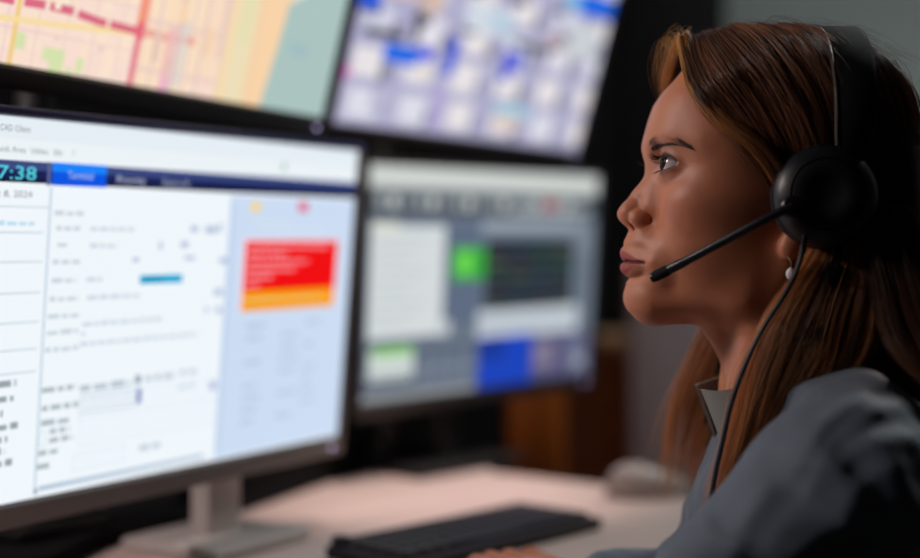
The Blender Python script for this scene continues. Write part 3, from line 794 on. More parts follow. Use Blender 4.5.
# ------------------------------------------------------------------ the woman
def skin_material():
    m = bpy.data.materials.new('skin'); m.use_nodes = True
    nt = m.node_tree; b = nt.nodes['Principled BSDF']; L = nt.links.new
    at = nt.nodes.new('ShaderNodeAttribute'); at.attribute_name = 'tint'
    tc = nt.nodes.new('ShaderNodeTexCoord')
    n1 = nt.nodes.new('ShaderNodeTexNoise'); n1.inputs['Scale'].default_value = 55; n1.inputs['Detail'].default_value = 6
    r1 = nt.nodes.new('ShaderNodeMapRange'); r1.inputs['To Min'].default_value = .86; r1.inputs['To Max'].default_value = 1.12
    mx = nt.nodes.new('ShaderNodeMix'); mx.data_type = 'RGBA'; mx.blend_type = 'MULTIPLY'; mx.inputs['Factor'].default_value = 1
    L(tc.outputs['Object'], n1.inputs['Vector']); L(n1.outputs['Fac'], r1.inputs['Value'])
    L(at.outputs['Color'], mx.inputs[6]); L(r1.outputs['Result'], mx.inputs[7]); L(mx.outputs[2], b.inputs['Base Color'])
    b.inputs['Subsurface Weight'].default_value = .35; b.inputs['Subsurface Radius'].default_value = (1, .35, .18); b.inputs['Subsurface Scale'].default_value = .006
    n2 = nt.nodes.new('ShaderNodeTexVoronoi'); n2.inputs['Scale'].default_value = 900
    n3 = nt.nodes.new('ShaderNodeTexNoise'); n3.inputs['Scale'].default_value = 600; n3.inputs['Detail'].default_value = 5
    ad = nt.nodes.new('ShaderNodeMath'); ad.operation = 'ADD'
    bp = nt.nodes.new('ShaderNodeBump'); bp.inputs['Strength'].default_value = .09; bp.inputs['Distance'].default_value = .0009
    L(tc.outputs['Object'], n2.inputs['Vector']); L(tc.outputs['Object'], n3.inputs['Vector'])
    L(n2.outputs['Distance'], ad.inputs[0]); L(n3.outputs['Fac'], ad.inputs[1]); L(ad.outputs[0], bp.inputs['Height']); L(bp.outputs['Normal'], b.inputs['Normal'])
    b.inputs['Roughness'].default_value = .5; b.inputs['Specular IOR Level'].default_value = .5
    return m

def hair_material(name, root, tip, rough=.28, along=.35, mid=None):
    """colour runs root -> tip by a per-strand tone plus the distance along the strand"""
    m = bpy.data.materials.new(name); m.use_nodes = True
    nt = m.node_tree; L = nt.links.new
    h = nt.nodes['Principled BSDF']
    ci = nt.nodes.new('ShaderNodeHairInfo'); at = nt.nodes.new('ShaderNodeAttribute'); at.attribute_name = 'tone'
    rp = nt.nodes.new('ShaderNodeValToRGB'); rp.color_ramp.elements[0].color = (*root, 1); rp.color_ramp.elements[1].color = (*tip, 1)
    if mid is not None:
        e = rp.color_ramp.elements.new(.5); e.color = (*mid, 1)
    ad = nt.nodes.new('ShaderNodeMath'); ad.operation = 'MULTIPLY_ADD'; ad.inputs[1].default_value = along
    L(ci.outputs['Intercept'], ad.inputs[0]); L(at.outputs['Fac'], ad.inputs[2]); L(ad.outputs[0], rp.inputs['Fac'])
    L(rp.outputs['Color'], h.inputs['Base Color'])
    h.inputs['Roughness'].default_value = rough; h.inputs['Specular IOR Level'].default_value = .38
    return m

M['skin'] = skin_material()
M['iris'] = mat('iris_brown', lin((66, 38, 24)), .25); M['pupil'] = mat('pupil_black', (.004, .004, .004), .1, spec=.3)
M['sclera'] = mat('eye_white', lin((196, 184, 182)), .12, spec=.5, coat=.6)
M['cornea_iris'] = mat('iris', lin((34, 18, 12)), .3, spec=.06, noise=.4, nscale=900)
M['waterline'] = mat('inner_lid', lin((196, 120, 104)), .25)
M['lash'] = mat('lash_black', lin((18, 12, 10)), .5)
M['hair_mass'] = mat('hair_undermass', lin((30, 20, 15)), .7, spec=.2, noise=.3, nscale=120)
M['jacket'] = mat('slate_cloth', lin((84, 97, 112)), .72, sheen=.35, noise=.06, nscale=400, bump=.25, bscale=1200)
M['jacket_in'] = mat('collar_cloth', lin((120, 122, 116)), .75, sheen=.3, noise=.08, nscale=400, bump=.25, bscale=1200)
M['trousers'] = mat('dark_trousers', lin((30, 32, 38)), .85, noise=.1, nscale=300)
M['shoe'] = mat('shoe_leather', lin((22, 20, 20)), .4)
M['headset'] = mat('headset_black', lin((19, 22, 29)), .4, spec=.5, noise=.05, nscale=90)
M['headset_matte'] = mat('headset_matte', lin((17, 18, 21)), .82, spec=.25, noise=.1, nscale=300, bump=.2, bscale=1500)
M['foam'] = mat('ear_foam', lin((20, 20, 22)), .8, bump=.3, bscale=800)
M['chrome'] = mat('headband_edge', lin((118, 108, 104)), .4, metal=.5)
M['cable'] = mat('cable_rubber', lin((40, 40, 48)), .45)
M['pearl'] = mat('earring_stone', lin((236, 236, 240)), .08, coat=1.); M['gold'] = mat('earring_hook', lin((210, 170, 110)), .2, metal=1.)

woman = empty('person', (.28, 1.0, .45))
tag(woman, 'woman in profile with brown hair and a slate jacket, looking up at the screens', 'person')
def wobj(name, V, F, m, parent=None, smooth=True):
    me = mesh_from(name, np.asarray(V) - np.array(woman.location), F)
    return link(name, me, m, parent or woman, smooth)

# ---- body
V, Q = sculpt_body(); V = fit_profile(V)
def skin_tint(V):
    a, l, h = V[:, 0], np.abs(V[:, 1]), V[:, 2]
    base = np.array(lin((190, 122, 88)))
    c = np.tile(base, (len(V), 1))
    def blend(w, col): 
        nonlocal c
        w = np.clip(w, 0, 1)[:, None]; c = c * (1 - w) + np.array(lin(col)) * w
    g = lambda x, s: np.exp(-(x / s) ** 2)
    blend(.45 * np.exp(-(((a - 172) / 24) ** 2 + ((h - 52) / 20) ** 2 + ((l - 36) / 22) ** 2)), (192, 112, 96))     # cheeks
    blend(.4 * g(a - 124, 12) * g(h - 50, 12), (190, 112, 92))
    blend(.25 * g(h - 100, 14) * (a < 185), (170, 116, 92))
    # lips: between the traced upper and lower borders
    hs = 13.6 - .0022 * l ** 2
    up = np.interp(l, [0, 3.5, 10, 17, 27], [22.2, 23.4, 21.0, 17.6, 12.8]); lo = np.interp(l, [0, 6, 12, 18, 27], [2.6, 3.0, 5.4, 8.6, 12.4])
    d = np.minimum(up - h, h - lo)
    blend(np.clip(d / 1.4 + .3, 0, 1) * (a < 150) * (l < 27.5), (152, 56, 47))
    blend(.8 * g(h - hs, 1.7) * (a < 150) * (l < 26.5), (84, 28, 28))
    for s_ in (1,):                                                # lid rims and lash line
        E = EYE; r = np.sqrt((a - E[0]) ** 2 + (l - E[1]) ** 2 + (h - E[2]) ** 2)
        blend(np.clip((14.4 - r) / .8, 0, 1) * (a < 172), (120, 66, 54))
        blend(np.clip((14.6 - r) / .5, 0, 1) * (a < 168) * (h > E[2] + .12 * (l - 20)) , (46, 26, 20))
        blend(.35 * np.exp(-((r - 15) / 3.5) ** 2) * (a < 170), (140, 90, 72))
    return c
o = None
body = wobj('body', to_world(V), Q, M['skin'])
ca = body.data.attributes.new('tint', 'FLOAT_COLOR', 'POINT')
ca.data.foreach_set('color', np.concatenate([skin_tint(V), np.ones((len(V), 1))], 1).astype(np.float32).ravel())
bvh = BVHTree.FromPolygons([Vector(p) for p in V], [tuple(map(int, q)) for q in Q])
def on_skin(p, lift=0.):
    loc, nor, i, d = bvh.find_nearest(Vector(p))
    dirn = (Vector(p) - loc)
    n = nor.copy()
    if n.dot(loc - Vector((225, 0, loc.z))) < 0: n = -n
    return np.array(loc + n * lift), np.array(n)

# ---- eyes: pole along the line of sight
def eyeball(sg):
    th, ph = R(15), R(9)
    gaze = np.array([-math.cos(th) * math.cos(ph), math.cos(th) * math.sin(ph) * 1, math.sin(th)])
    gz = Vector(gaze); u = gz.orthogonal().normalized(); w_ = gz.cross(u)
    ang = [0, 4, 8, 9.5, 14, 20, 25, 27, 29, 33, 40, 50, 62, 75, 90, 105, 120, 140, 160, 172]
    parts = {'eyeball': ([], []), }
    n = 40; Vv = [tuple(EYE_R * np.array(gz))]; Ff = []; Mi = []
    for k, d in enumerate(ang[1:]):
        rr = EYE_R + .55 * max(0, 1 - (d / 30) ** 2)               # corneal bulge
        for j in range(n):
            t = 2 * math.pi * j / n; q = (gz * math.cos(R(d)) + (u * math.cos(t) + w_ * math.sin(t)) * math.sin(R(d))) * rr; Vv.append(tuple(q))
    Vv[0] = tuple(np.array(gz) * (EYE_R + .55))
    for j in range(n): Ff.append((0, 1 + j, 1 + (j + 1) % n)); Mi.append(2)
    for k in range(len(ang) - 2):
        for j in range(n):
            Ff.append((1 + k * n + j, 1 + (k + 1) * n + j, 1 + (k + 1) * n + (j + 1) % n, 1 + k * n + (j + 1) % n)); Mi.append(2 if ang[k + 1] < 9.6 else 1 if ang[k + 1] < 30 else 0)
    Vv = np.array(Vv) + EYE * np.array([1, sg, 1])
    e = wobj('eyeball', to_world(Vv), Ff, [M['sclera'], M['cornea_iris'], M['pupil']])
    e.data.polygons.foreach_set('material_index', Mi)
eyeball(1); eyeball(-1)

# ---- strands
def strands(name, S, rad, m, parent=None, tone=None):
    """S: (n, k, 3) points in sculpt mm"""
    if isinstance(S, tuple): S, tone = S
    S = np.asarray(S, np.float32); n, k, _ = S.shape
    if tone is None: tone = np.random.default_rng(n).uniform(0, .6, n)
    hc = bpy.data.hair_curves.new(name)
    hc.add_curves([k] * n)
    P = (to_world(S) - np.array(woman.location)).astype(np.float32)
    hc.attributes['position'].data.foreach_set('vector', P.ravel())
    ra = hc.attributes.new('radius', 'FLOAT', 'POINT') if 'radius' not in hc.attributes else hc.attributes['radius']
    prof = np.interp(np.linspace(0, 1, k), [0, .7, 1], [1, .85, .15])
    ra.data.foreach_set('value', (np.tile(prof, n) * rad / 1000).astype(np.float32))
    ta = hc.attributes.new('tone', 'FLOAT', 'CURVE'); ta.data.foreach_set('value', np.asarray(tone, np.float32))
    hc.materials.append(m)
    o = bpy.data.objects.new(name, hc); COL.objects.link(o); o.parent = parent or woman
    return o

def tubes(name, S, rad, m, parent=None, n=5):
    mb = MB()
    for s_ in S:
        k = len(s_); r = [rad / 1000 * x for x in np.interp(np.linspace(0, 1, k), [0, .5, 1], [1, .8, .15])]
        mb.tube([tuple(p) for p in to_world(np.array(s_)) - np.array(woman.location)], r, n)
    return mb.build(name, m, parent or woman)

# brows
def brow(sg):
    g = np.random.default_rng(3); out = []
    line = spline([(147.5, 14, 100.4), (150.5, 20, 102.8), (156, 28.5, 105.0), (166, 41, 104.6), (178, 50.5, 99.0)], 60)
    width = np.interp(np.linspace(0, 1, 60), [0, .15, .6, 1], [3.6, 4.6, 3.6, 1.2])
    for _ in range(900):
        i = int(57 - 53 * g.uniform() ** 1.1); t = line[i + 2] - line[i]; t /= np.linalg.norm(t)
        off = g.uniform(-1, 1) * g.uniform(.35, 1)
        p, nn = on_skin(line[i] + np.array([0, 0, off * width[i]]) + g.normal(size=3) * .3)
        d = t + np.array([0, 0, np.interp(i, [0, 12, 20, 59], [0, .1, .3, -.5])]) - np.array([0, 0, off * .5]); d -= nn * (d @ nn); d /= np.linalg.norm(d)
        L = g.uniform(4, 7)
        out.append([p - nn * .2, p + d * L * .5 + nn * .5, p + d * L + nn * .35])
    S = np.array(out); S[:, :, 1] *= sg
    strands('eyebrow', S, .07, M['brow_hair'])
M['brow_hair'] = hair_material('brow_hair', lin((52, 34, 26)), lin((70, 46, 34)), .5)
brow(1); brow(-1)

# lashes
def lid_point(ph, upper, r=13.9):
    u = max(-1, min(1, (ph - 17) / 65.)); base = -5 + 8 * (u + 1) / 2
    th = base + (27 if upper else -15) * math.sqrt(max(0, 1 - abs(u) ** 2.2)); t, p = R(th), R(ph)
    return EYE + r * np.array([-math.cos(t) * math.cos(p), math.cos(t) * math.sin(p), math.sin(t)])
def lashes(sg):
    g = np.random.default_rng(5); out = []
    for _ in range(70):
        ph = g.uniform(-40, 80); p = lid_point(ph, True); q = R(ph)
        d = np.array([-math.cos(q), math.sin(q) * .9, 0]); L = g.uniform(6.5, 10) * (1 - .35 * max(0, (ph - 20) / 65))
        side = np.array([math.sin(q), math.cos(q), 0]) * g.normal() * .12
        out.append([p, p + (d * .55 + side + [0, 0, -.02]) * L * .6, p + (d * .9 + side + np.array([0, 0, .12])) * L * .8, p + (d + side * 1.5 + np.array([0, 0, .38])) * L * .95])
    for _ in range(45):
        ph = g.uniform(-30, 78); p = lid_point(ph, False); q = R(ph); d = np.array([-math.cos(q), math.sin(q), -.35]); L = g.uniform(2.5, 4.5)
        out.append([p, p + d * L * .4, p + (d + [0, 0, -.1]) * L * .75, p + (d + [0, 0, -.1]) * L])
    S = np.array(out); S[:, :, 1] *= sg
    tubes('eyelashes', S, .13, M['lash'], n=4)
lashes(1); lashes(-1)

# ---- hair: dark mass under the strands
HC, HR = np.array([247., 0, 108]), np.array([108., 80, 93])
def hair_l(a, h, grow=0.):
    q = 1 - ((a - HC[0]) / (HR[0] + grow)) ** 2 - ((h - HC[2]) / (HR[2] + grow)) ** 2
    return (HR[1] + grow) * np.sqrt(np.maximum(q, .0))
def sculpt_hair():
    s = Sculpt(spaced((150, 420, 2.5)), spaced((-120, 120, 2.5)), spaced((-190, 215, 2.5)))
    s.ell(tuple(HC), tuple(HR - 5), 0)
    s.ell((312, 0, 40), (44, 72, 110), 40)
    s.ell((322, 0, -40), (34, 84, 110), 30)
    # keep the face free
    hl = [(-200, 262), (30, 260), (50, 246), (68, 234), (99, 211), (119, 192), (141, 179), (160, 174), (176, 174), (195, 176)]
    hv, av = zip(*hl)
    def face(X, Y, Z):
        return (X - np.interp(Z, hv, av).astype(np.float32)) + 0 * Y
    sl, X, Y, Z = s.box((140, -130, -200), (430, 130, 220))
    s.F[sl] = smax(s.F[sl], -face(X, Y, Z), 6)
    # near lock in front of the shoulder and far lock beside the neck
    s.chain([((276, 68, 40), 13), ((266, 78, 0), 13), ((250, 82, -40), 14), ((230, 80, -85), 12), ((214, 76, -115), 7), ((208, 74, -130), 3)], 10)
    s.chain([((266, -72, 30), 12), ((246, -76, -20), 12), ((228, -76, -70), 11), ((214, -74, -115), 8), ((206, -74, -140), 3)], 10)
    V, Q = s.mesh(); return relax(V, Q, 3, .6), Q
Vh, Qh = sculpt_hair()
hair = wobj('hair', to_world(Vh), Qh, M['hair_mass'])

def grow_family(ctrl, n, k, jit, clump=0, seed=0, curl=0., tmin=0., tmax=0., pinch=.0, tone=(.0, .7)):
    """ctrl(s, g) -> control points for a strand with family coordinate s in 0..1; strands gather in tufts"""
    g = np.random.default_rng(seed); out = []; tn = []
    nc = max(1, clump); tuft = g.normal(size=(nc, 3)); tt = g.uniform(0, 1, nc) ** 1.6; ph0 = g.uniform(0, 6.28, nc); fr = g.uniform(8, 13, nc)
    cs = (np.arange(nc) + g.uniform(.2, .8, nc)) / nc
    for _ in range(n):
        c = int(g.integers(nc)); s_ = g.uniform() if not clump else cs[c] + g.normal() * .5 / nc
        s_ = min(1, max(0, s_)); C = np.array(ctrl(s_, g), float)
        ramp = np.linspace(0, 1, len(C))[:, None]
        if clump and pinch:
            Cc = np.array(ctrl(cs[c], g), float); C = C + (Cc - C) * ramp * pinch
        C = C + tuft[c] * jit * (.25 + .75 * ramp) + g.normal(size=3) * jit * .4
        C[1:] += g.normal(size=(len(C) - 1, 3)) * jit * .22
        P = spline(C, 60)
        if curl:
            t = np.linspace(0, 1, 60)
            P += (np.sin(t * fr[c] + ph0[c] + g.normal() * .35) * t * curl)[:, None] * np.array([.9, .5, .2])
        a, b = (g.uniform(0, tmin) if tmin else 0.), 1 - (g.uniform(0, tmax) if tmax else 0.)
        idx = np.linspace(a, b, k) * 59; i = np.minimum(idx.astype(int), 58); f = (idx - i)[:, None]
        out.append(P[i] * (1 - f) + P[i + 1] * f); tn.append(tone[0] + (tone[1] - tone[0]) * (tt[c] * .75 + g.uniform() * .25))
    return np.array(out), np.array(tn)

ip = lambda s, xs, ys: np.array([np.interp(s, xs, [y[j] for y in ys]) for j in range(len(ys[0]))])
SX = [0, .25, .5, .75, 1]
PART = [(171, 187), (212, 199), (258, 199), (298, 191), (333, 170)]
def crown(sg, lift=0.):
    """from the parting over the side of the head to behind the ear"""
    def f(s, g):
        p = ip(s, SX, PART); h0 = g.normal() * 1.5
        q1 = ip(s, SX, [(172.4, 141), (222, 178), (276, 178), (316, 165), (343, 140)])
        q2 = ip(s, SX, [(186, 119), (242, 139), (292, 143), (328, 128), (348, 105)])
        q3 = ip(s, SX, [(206, 98), (256, 97), (303, 102), (336, 90), (350, 70)])
        q4 = ip(s, SX, [(229, 66), (268, 56), (308, 58), (338, 48), (350, 30)])
        q5 = ip(s, SX, [(256, 30), (278, 20), (312, 10), (338, 0), (348, -15)])
        out = [np.array([p[0], sg * max(1, 5 + h0), p[1]])]
        for q, gr in ((q1, 1.5 + 3 * (s < .12)), (q2, 1), (q3, 0), (q4, -1), (q5, -4)):
            l = float(hair_l(q[0], q[1], gr + lift)); l = max(l, 26)
            out.append(np.array([q[0], sg * l, q[1]]))
        return out
    return f
M['hair_dark'] = hair_material('hair_dark_brown', lin((30, 21, 19)), lin((156, 104, 74)), .33, .12)
M['hair_gold'] = hair_material('hair_golden', lin((58, 35, 23)), lin((238, 186, 112)), .36, -.6, lin((164, 106, 56)))
M['hair_tip'] = hair_material('hair_balayage', lin((36, 25, 20)), lin((224, 152, 92)), .36, .5, lin((122, 76, 47)))
for sg in (1, -1):
    strands('hair_strands', grow_family(crown(sg), 9000 if sg > 0 else 4000, 15, 1.7, 110, 11 + sg, tmin=.4, pinch=.3), .10, M['hair_dark'], hair)
    strands('hair_strands', grow_family(lambda s, g: crown(sg, .6)(s * .3, g), 2600 if sg > 0 else 900, 15, 1.6, 40, 21 + sg, tmin=.1, pinch=.2, tone=(.05, .9)), .10, M['hair_dark'], hair)
    strands('hair_strands', grow_family(crown(sg, 1.6), 420 if sg > 0 else 120, 15, 2.4, 60, 41 + sg, tmin=.2, tmax=.2, pinch=.6, tone=(.55, 1.3)), .2, M['hair_dark'], hair)
    strands('hair_strands', grow_family(crown(sg, 1.4), 320 if sg > 0 else 100, 15, 2.4, 60, 47 + sg, tmin=.2, tmax=.2, pinch=.6, tone=(-.2, -.1)), .22, M['hair_dark'], hair)
    strands('hair_strands', grow_family(crown(sg, 2.2), 620 if sg > 0 else 200, 15, 6.0, 40, 57 + sg, curl=2.5, tmin=.5, tmax=.45, tone=(.0, 1.1)), .12, M['hair_dark'], hair)
    strands('hair_strands', grow_family(crown(sg, 1.2), 1500 if sg > 0 else 500, 15, 2.2, 40, 31 + sg, tmin=.15, pinch=.7, tone=(.5, 1.1)), .11, M['hair_dark'], hair)
# golden front strands framing the forehead
def front(sg):
    def f(s, g):
        pts = [(170, 5, 188), (170.5, 22, 168), (171, 51, 141), (182.5, 65, 121), (197, 74, 106.5), (214, 79, 91), (230, 80, 66), (252, 80, 38)]
        if sg < 0: pts = [(172, 2, 187), (170, 12, 178), (167, 24, 164), (168, 38, 148), (175, 52, 128), (190, 66, 108), (215, 76, 80), (250, 78, 40)]
        return [np.array([a, sg * l, h]) + np.array([0, sg * 1.5, (s - .5) * 5]) for a, l, h in pts]
    return f
strands('hair_strands', grow_family(front(1), 900, 16, 1.5, 9, 51, tone=(.75, 1.05)), .10, M['hair_gold'], hair)
strands('hair_strands', grow_family(lambda s, g: [q + np.array([3.5 + 3 * s, .5, 1.5]) for q in front(1)(s, g)], 700, 16, 2.4, 16, 53, tone=(.45, .85), pinch=.3), .10, M['hair_gold'], hair)
strands('hair_strands', grow_family(front(-1), 170, 16, 3.4, 14, 52, tone=(.7, 1.05)), .10, M['hair_gold'], hair)
# near lock: from behind the ear over the collar to the chest
def near_lock(s, g):
    w = s - .5; dep = g.normal() * 5
    dep *= .7; return [(280 + w * 30, 72, 48), (276 + w * 48, 82 + dep * .4, 14), (262 + w * 72, 86 + dep, -22), (248 + w * 82, 88 + dep, -60), (228 + w * 66, 86 + dep, -98 + w * 18), (210 + w * 50, 82 + dep, -132 + w * 30), (196 + w * 40, 78 + dep, -160 + w * 30)]
strands('hair_strands', grow_family(near_lock, 5600, 22, 3.2, 60, 61, 3.2, tmax=.3, pinch=.5, tone=(.12, .95)), .09, M['hair_tip'], hair)
strands('hair_strands', grow_family(near_lock, 260, 22, 4.6, 60, 65, 3.2, tmax=.3, pinch=.3, tone=(.5, 1.1)), .18, M['hair_tip'], hair)
strands('hair_strands', grow_family(near_lock, 200, 22, 4.2, 60, 66, 3.2, tmax=.3, pinch=.3, tone=(-.3, -.2)), .2, M['hair_tip'], hair)
def far_lock(s, g):
    w = s - .5; dep = g.normal() * 6
    return [(266 + w * 30, -72, 40), (254 + w * 44, -78 + dep * .5, 0), (236 + w * 66, -80 + dep, -50), (220 + w * 74, -78 + dep, -95), (207 + w * 72, -76 + dep, -135), (198 + w * 70, -74 + dep, -180 + w * 20)]
strands('hair_strands', grow_family(far_lock, 3000, 20, 4., 36, 71, 4.5, tmax=.35, pinch=.5, tone=(.2, .9)), .09, M['hair_tip'], hair)
strands('hair_strands', grow_family(far_lock, 240, 20, 6, 40, 75, 5.5, tmax=.3, pinch=.3, tone=(.5, 1.1)), .16, M['hair_tip'], hair)
# back lengths behind the shoulder
def back_hair(s, g):
    l = 84 * math.cos(s * math.pi) ; a0 = 300 + 40 * math.sin(s * math.pi); sp = g.uniform(-1, 1)
    return [(a0 - 6 + sp * 10, l * .85, 60), (a0 + 6 + sp * 14, l, 20), (a0 + 12 + sp * 18, l * 1.08, -30), (a0 + 20 + sp * 22, l * 1.1, -80), (a0 + 34 + sp * 24, l * 1.1, -130), (a0 + 40 + sp * 24, l * 1.05, -185)]
strands('hair_strands', grow_family(back_hair, 5000, 16, 3.6, 60, 81, 3., tmax=.2, pinch=.5, tone=(0, .8)), .09, M['hair_dark'], hair)
# a lock draping over the top of the near shoulder
def shoulder_lock(s, g):
    w = s - .5; d = g.normal() * 4
    return [(304 + w * 40, 80, 50), (312 + w * 48, 92 + d, 8), (320 + w * 52, 106 + d, -32), (330 + w * 56, 120 + d, -60 - w * 10), (344 + w * 56, 132 + d, -84 - w * 26), (356 + w * 50, 140 + d, -122 - w * 30)]
strands('hair_strands', grow_family(shoulder_lock, 2600, 18, 3.2, 34, 87, 2.5, tmax=.25, pinch=.5, tone=(0, .7)), .09, M['hair_dark'], hair)
# flyaways
g = np.random.default_rng(91); fl = []
for _ in range(60):
    a0 = g.uniform(164, 178); l0 = g.uniform(-22, 4); h0 = 176 + (a0 - 163) * .9
    d = g.normal(size=3) * np.array([4, 3, 3])
    fl.append(spline([(a0 + 4, l0, h0 - 4), (a0 + d[0], l0, h0 + 7 + abs(d[2])), (a0 - 7 + d[0], l0 - 4 + d[1], h0 + 1 + d[2] * 1.5), (a0 - 9 + d[0] * .5, l0 - 8 + d[1], h0 - 18 + d[2]), (a0 - 4, l0 - 12 + d[1], h0 - 34 + d[2] * 2)], 14))
strands('hair_strands', np.array(fl), .05, M['hair_gold'], hair, np.full(len(fl), 1.1))
fl = []
for _ in range(260):
    s_ = g.uniform(); p = ip(s_, SX, PART); l0 = g.normal() * 20; h0 = p[1] - 2 - l0 * l0 / 170
    L = g.uniform(18, 55); up = g.uniform(1, 8); dx = g.uniform(.5, 1) * L
    fl.append(spline([(p[0], l0, h0 - 3), (p[0] + dx * .3, l0, h0 + up), (p[0] + dx * .7, l0 * 1.1, h0 + up * 1.1 - dx * dx * .004), (p[0] + dx, l0 * 1.2, h0 + up * .6 - dx * dx * .008)], 12))
for _ in range(60):
    t = g.uniform(0, 1); a0 = 338 + g.normal() * 6; h0 = 165 - t * 150; L = g.uniform(20, 60)
    fl.append(spline([(a0 - 8, g.normal() * 20, h0), (a0 + 8, g.normal() * 20, h0 - L * .2), (a0 + 18 * g.uniform(.4, 1.2), g.normal() * 20, h0 - L * .6), (a0 + 16, g.normal() * 20, h0 - L)], 12))
strands('hair_strands', np.array(fl), .055, M['hair_dark'], hair)

# ---- jacket
YAW = R(8)
FW = np.array([-math.cos(YAW), -math.sin(YAW), 0]); LF = np.array([-math.sin(YAW), math.cos(YAW), 0]); UP = np.array([0, 0, 1.])
TC = np.array([284., 0, -100])
def T(f, l, h): return tuple(TC + FW * f + LF * l + UP * h)
def px_ah(px, py, l=115): y = 1 - l / 1000; return ((px - 460) / 1278 * y * 1000, (279 - py) / 1278 * y * 1000)
FOLDS = [([px_ah(*p) for p in line], amp, sg_) for line, amp, sg_ in (
    ([(884, 378), (845, 384), (808, 402), (780, 430), (768, 452)], 3.6, 4.2),
    ([(895, 398), (850, 400), (815, 416), (790, 440), (776, 470)], 3.0, 4.0),
    ([(900, 424), (860, 420), (828, 428), (800, 446)], 3.0, 4.4),
    ([(905, 452), (866, 446), (838, 452), (812, 470), (800, 492)], 2.6, 4.6),
    ([(802, 398), (786, 414), (772, 436)], -2.6, 3.2),
    ([(742, 470), (722, 494), (706, 522), (694, 552)], 3.0, 5.0),
    ([(760, 476), (738, 500), (722, 530), (712, 560)], -2.8, 5.0),
    ([(800, 500), (770, 516), (748, 540)], 2.4, 6.0))]
def sculpt_jacket():
    s = Sculpt(spaced((-40, 430, 3.2)), spaced((-290, 290, 3.2)), spaced((-620, -40, 3.2)))
    for sg in (1, -1):
        s.cap(T(-14, sg * 22, 8), T(-4, sg * 116, -22), 50, 51, 30)                    # shoulder slope
        s.cap(T(-4, sg * 126, -28), T(4, sg * 156, -40), 50, 54, 30)                    # deltoid
    s.cap(T(6, 0, 2), T(-4, 0, -60), 58, 84, 40)
    s.ell(T(-6, 0, -150), (112, 150, 170), 50)
    s.ell(T(-12, 0, -380), (100, 132, 190), 60)
    for sg in (1, -1):
        s.ell(T(70, sg * 62, -150), (46, 58, 58), 40)
    # sleeves: near arm reaches forward and down, far arm reaches to the keyboard
    s.chain([(T(6, 156, -34), 56), (T(84, 176, -112), 52), (T(128, 180, -174), 45)], 14)
    s.chain([(T(128, 180, -174), 45), (T(190, 160, -166), 36), (T(250, 130, -154), 28)], 16)
    s.chain([(T(2, -158, -34), 55), (T(10, -184, -116), 48), (T(16, -180, -172), 42)], 14)
    s.chain([(T(16, -180, -172), 42), (T(96, -100, -166), 34), (T(172, -34, -154), 27)], 16)
    X = s.x[:, None, None]; Y = s.y[None, :, None]; Z = s.z[None, None, :]
    near = np.abs(s.F) < 26
    ii = np.argwhere(near); P = np.stack([s.x[ii[:, 0]], s.y[ii[:, 1]], s.z[ii[:, 2]]], 1).astype(float)
    # cloth folds: long soft ridges fanning from the armhole and across the sleeve
    def folds(P):
        q = P - np.array(T(10, 120, -50)); ang = np.arctan2(q[:, 2], -q[:, 0]); rad = np.linalg.norm(q[:, [0, 2]], axis=1)
        w = vnoise(P, 150, 1)
        f = np.sin(ang * 9 + w * 2.2) * np.exp(-((rad - 80) / 50) ** 2) * np.clip((rad - 35) / 40, 0, 1) * 1.6
        f += np.sin((P @ np.array([.45, .2, .87])) / 11 + w * 3) * 1.4 * np.clip((-150 - P[:, 2]) / 60, 0, 1)
        rg = lambda x: (1 - np.abs(np.sin(x))) ** 2
        near = np.clip((P[:, 1] - 40) / 30, 0, 1)
        for line, amp, sg_ in FOLDS:
            L_ = spline(line, 40); d2 = ((P[:, None, [0, 2]] - L_[None, :, :]) ** 2).sum(-1).min(1)
            f -= amp * (.62 if amp > 0 else .3) * near * np.exp(-d2 / sg_ ** 2)
        f -= 1.2 * rg((P @ np.array([.30, .25, .92])) / 17 + vnoise(P, 120, 12) * 1.5) * np.exp(-((P[:, 2] + 130) / 38) ** 2) * np.clip((P[:, 0] - 150) / 40, 0, 1)
        f -= 3.5 * rg((P @ np.array([.75, .1, .65])) / 24 + vnoise(P, 140, 14) * 1.8) * np.exp(-((P[:, 2] + 200) / 50) ** 2)
        f += vnoise(P, 60, 2) * 1.6 + vnoise(P, 26, 3) * .5
        f += np.sin((P @ np.array([-.62, .25, .74])) / 8.5 + vnoise(P, 110, 9) * 2.4) * 2.3 * np.exp(-((P[:, 2] + 118) / 50) ** 2)
        return f
    s.F[tuple(ii.T)] += folds(P).astype(np.float32)
    # sleeve seam
    return s.mesh()
Vj, Qj = sculpt_jacket(); Vj = relax(Vj, Qj, 2, .5)
jacket = wobj('jacket', to_world(Vj), Qj, M['jacket'])
jb = BVHTree.FromPolygons([Vector(p) for p in Vj], [tuple(map(int, q)) for q in Qj])

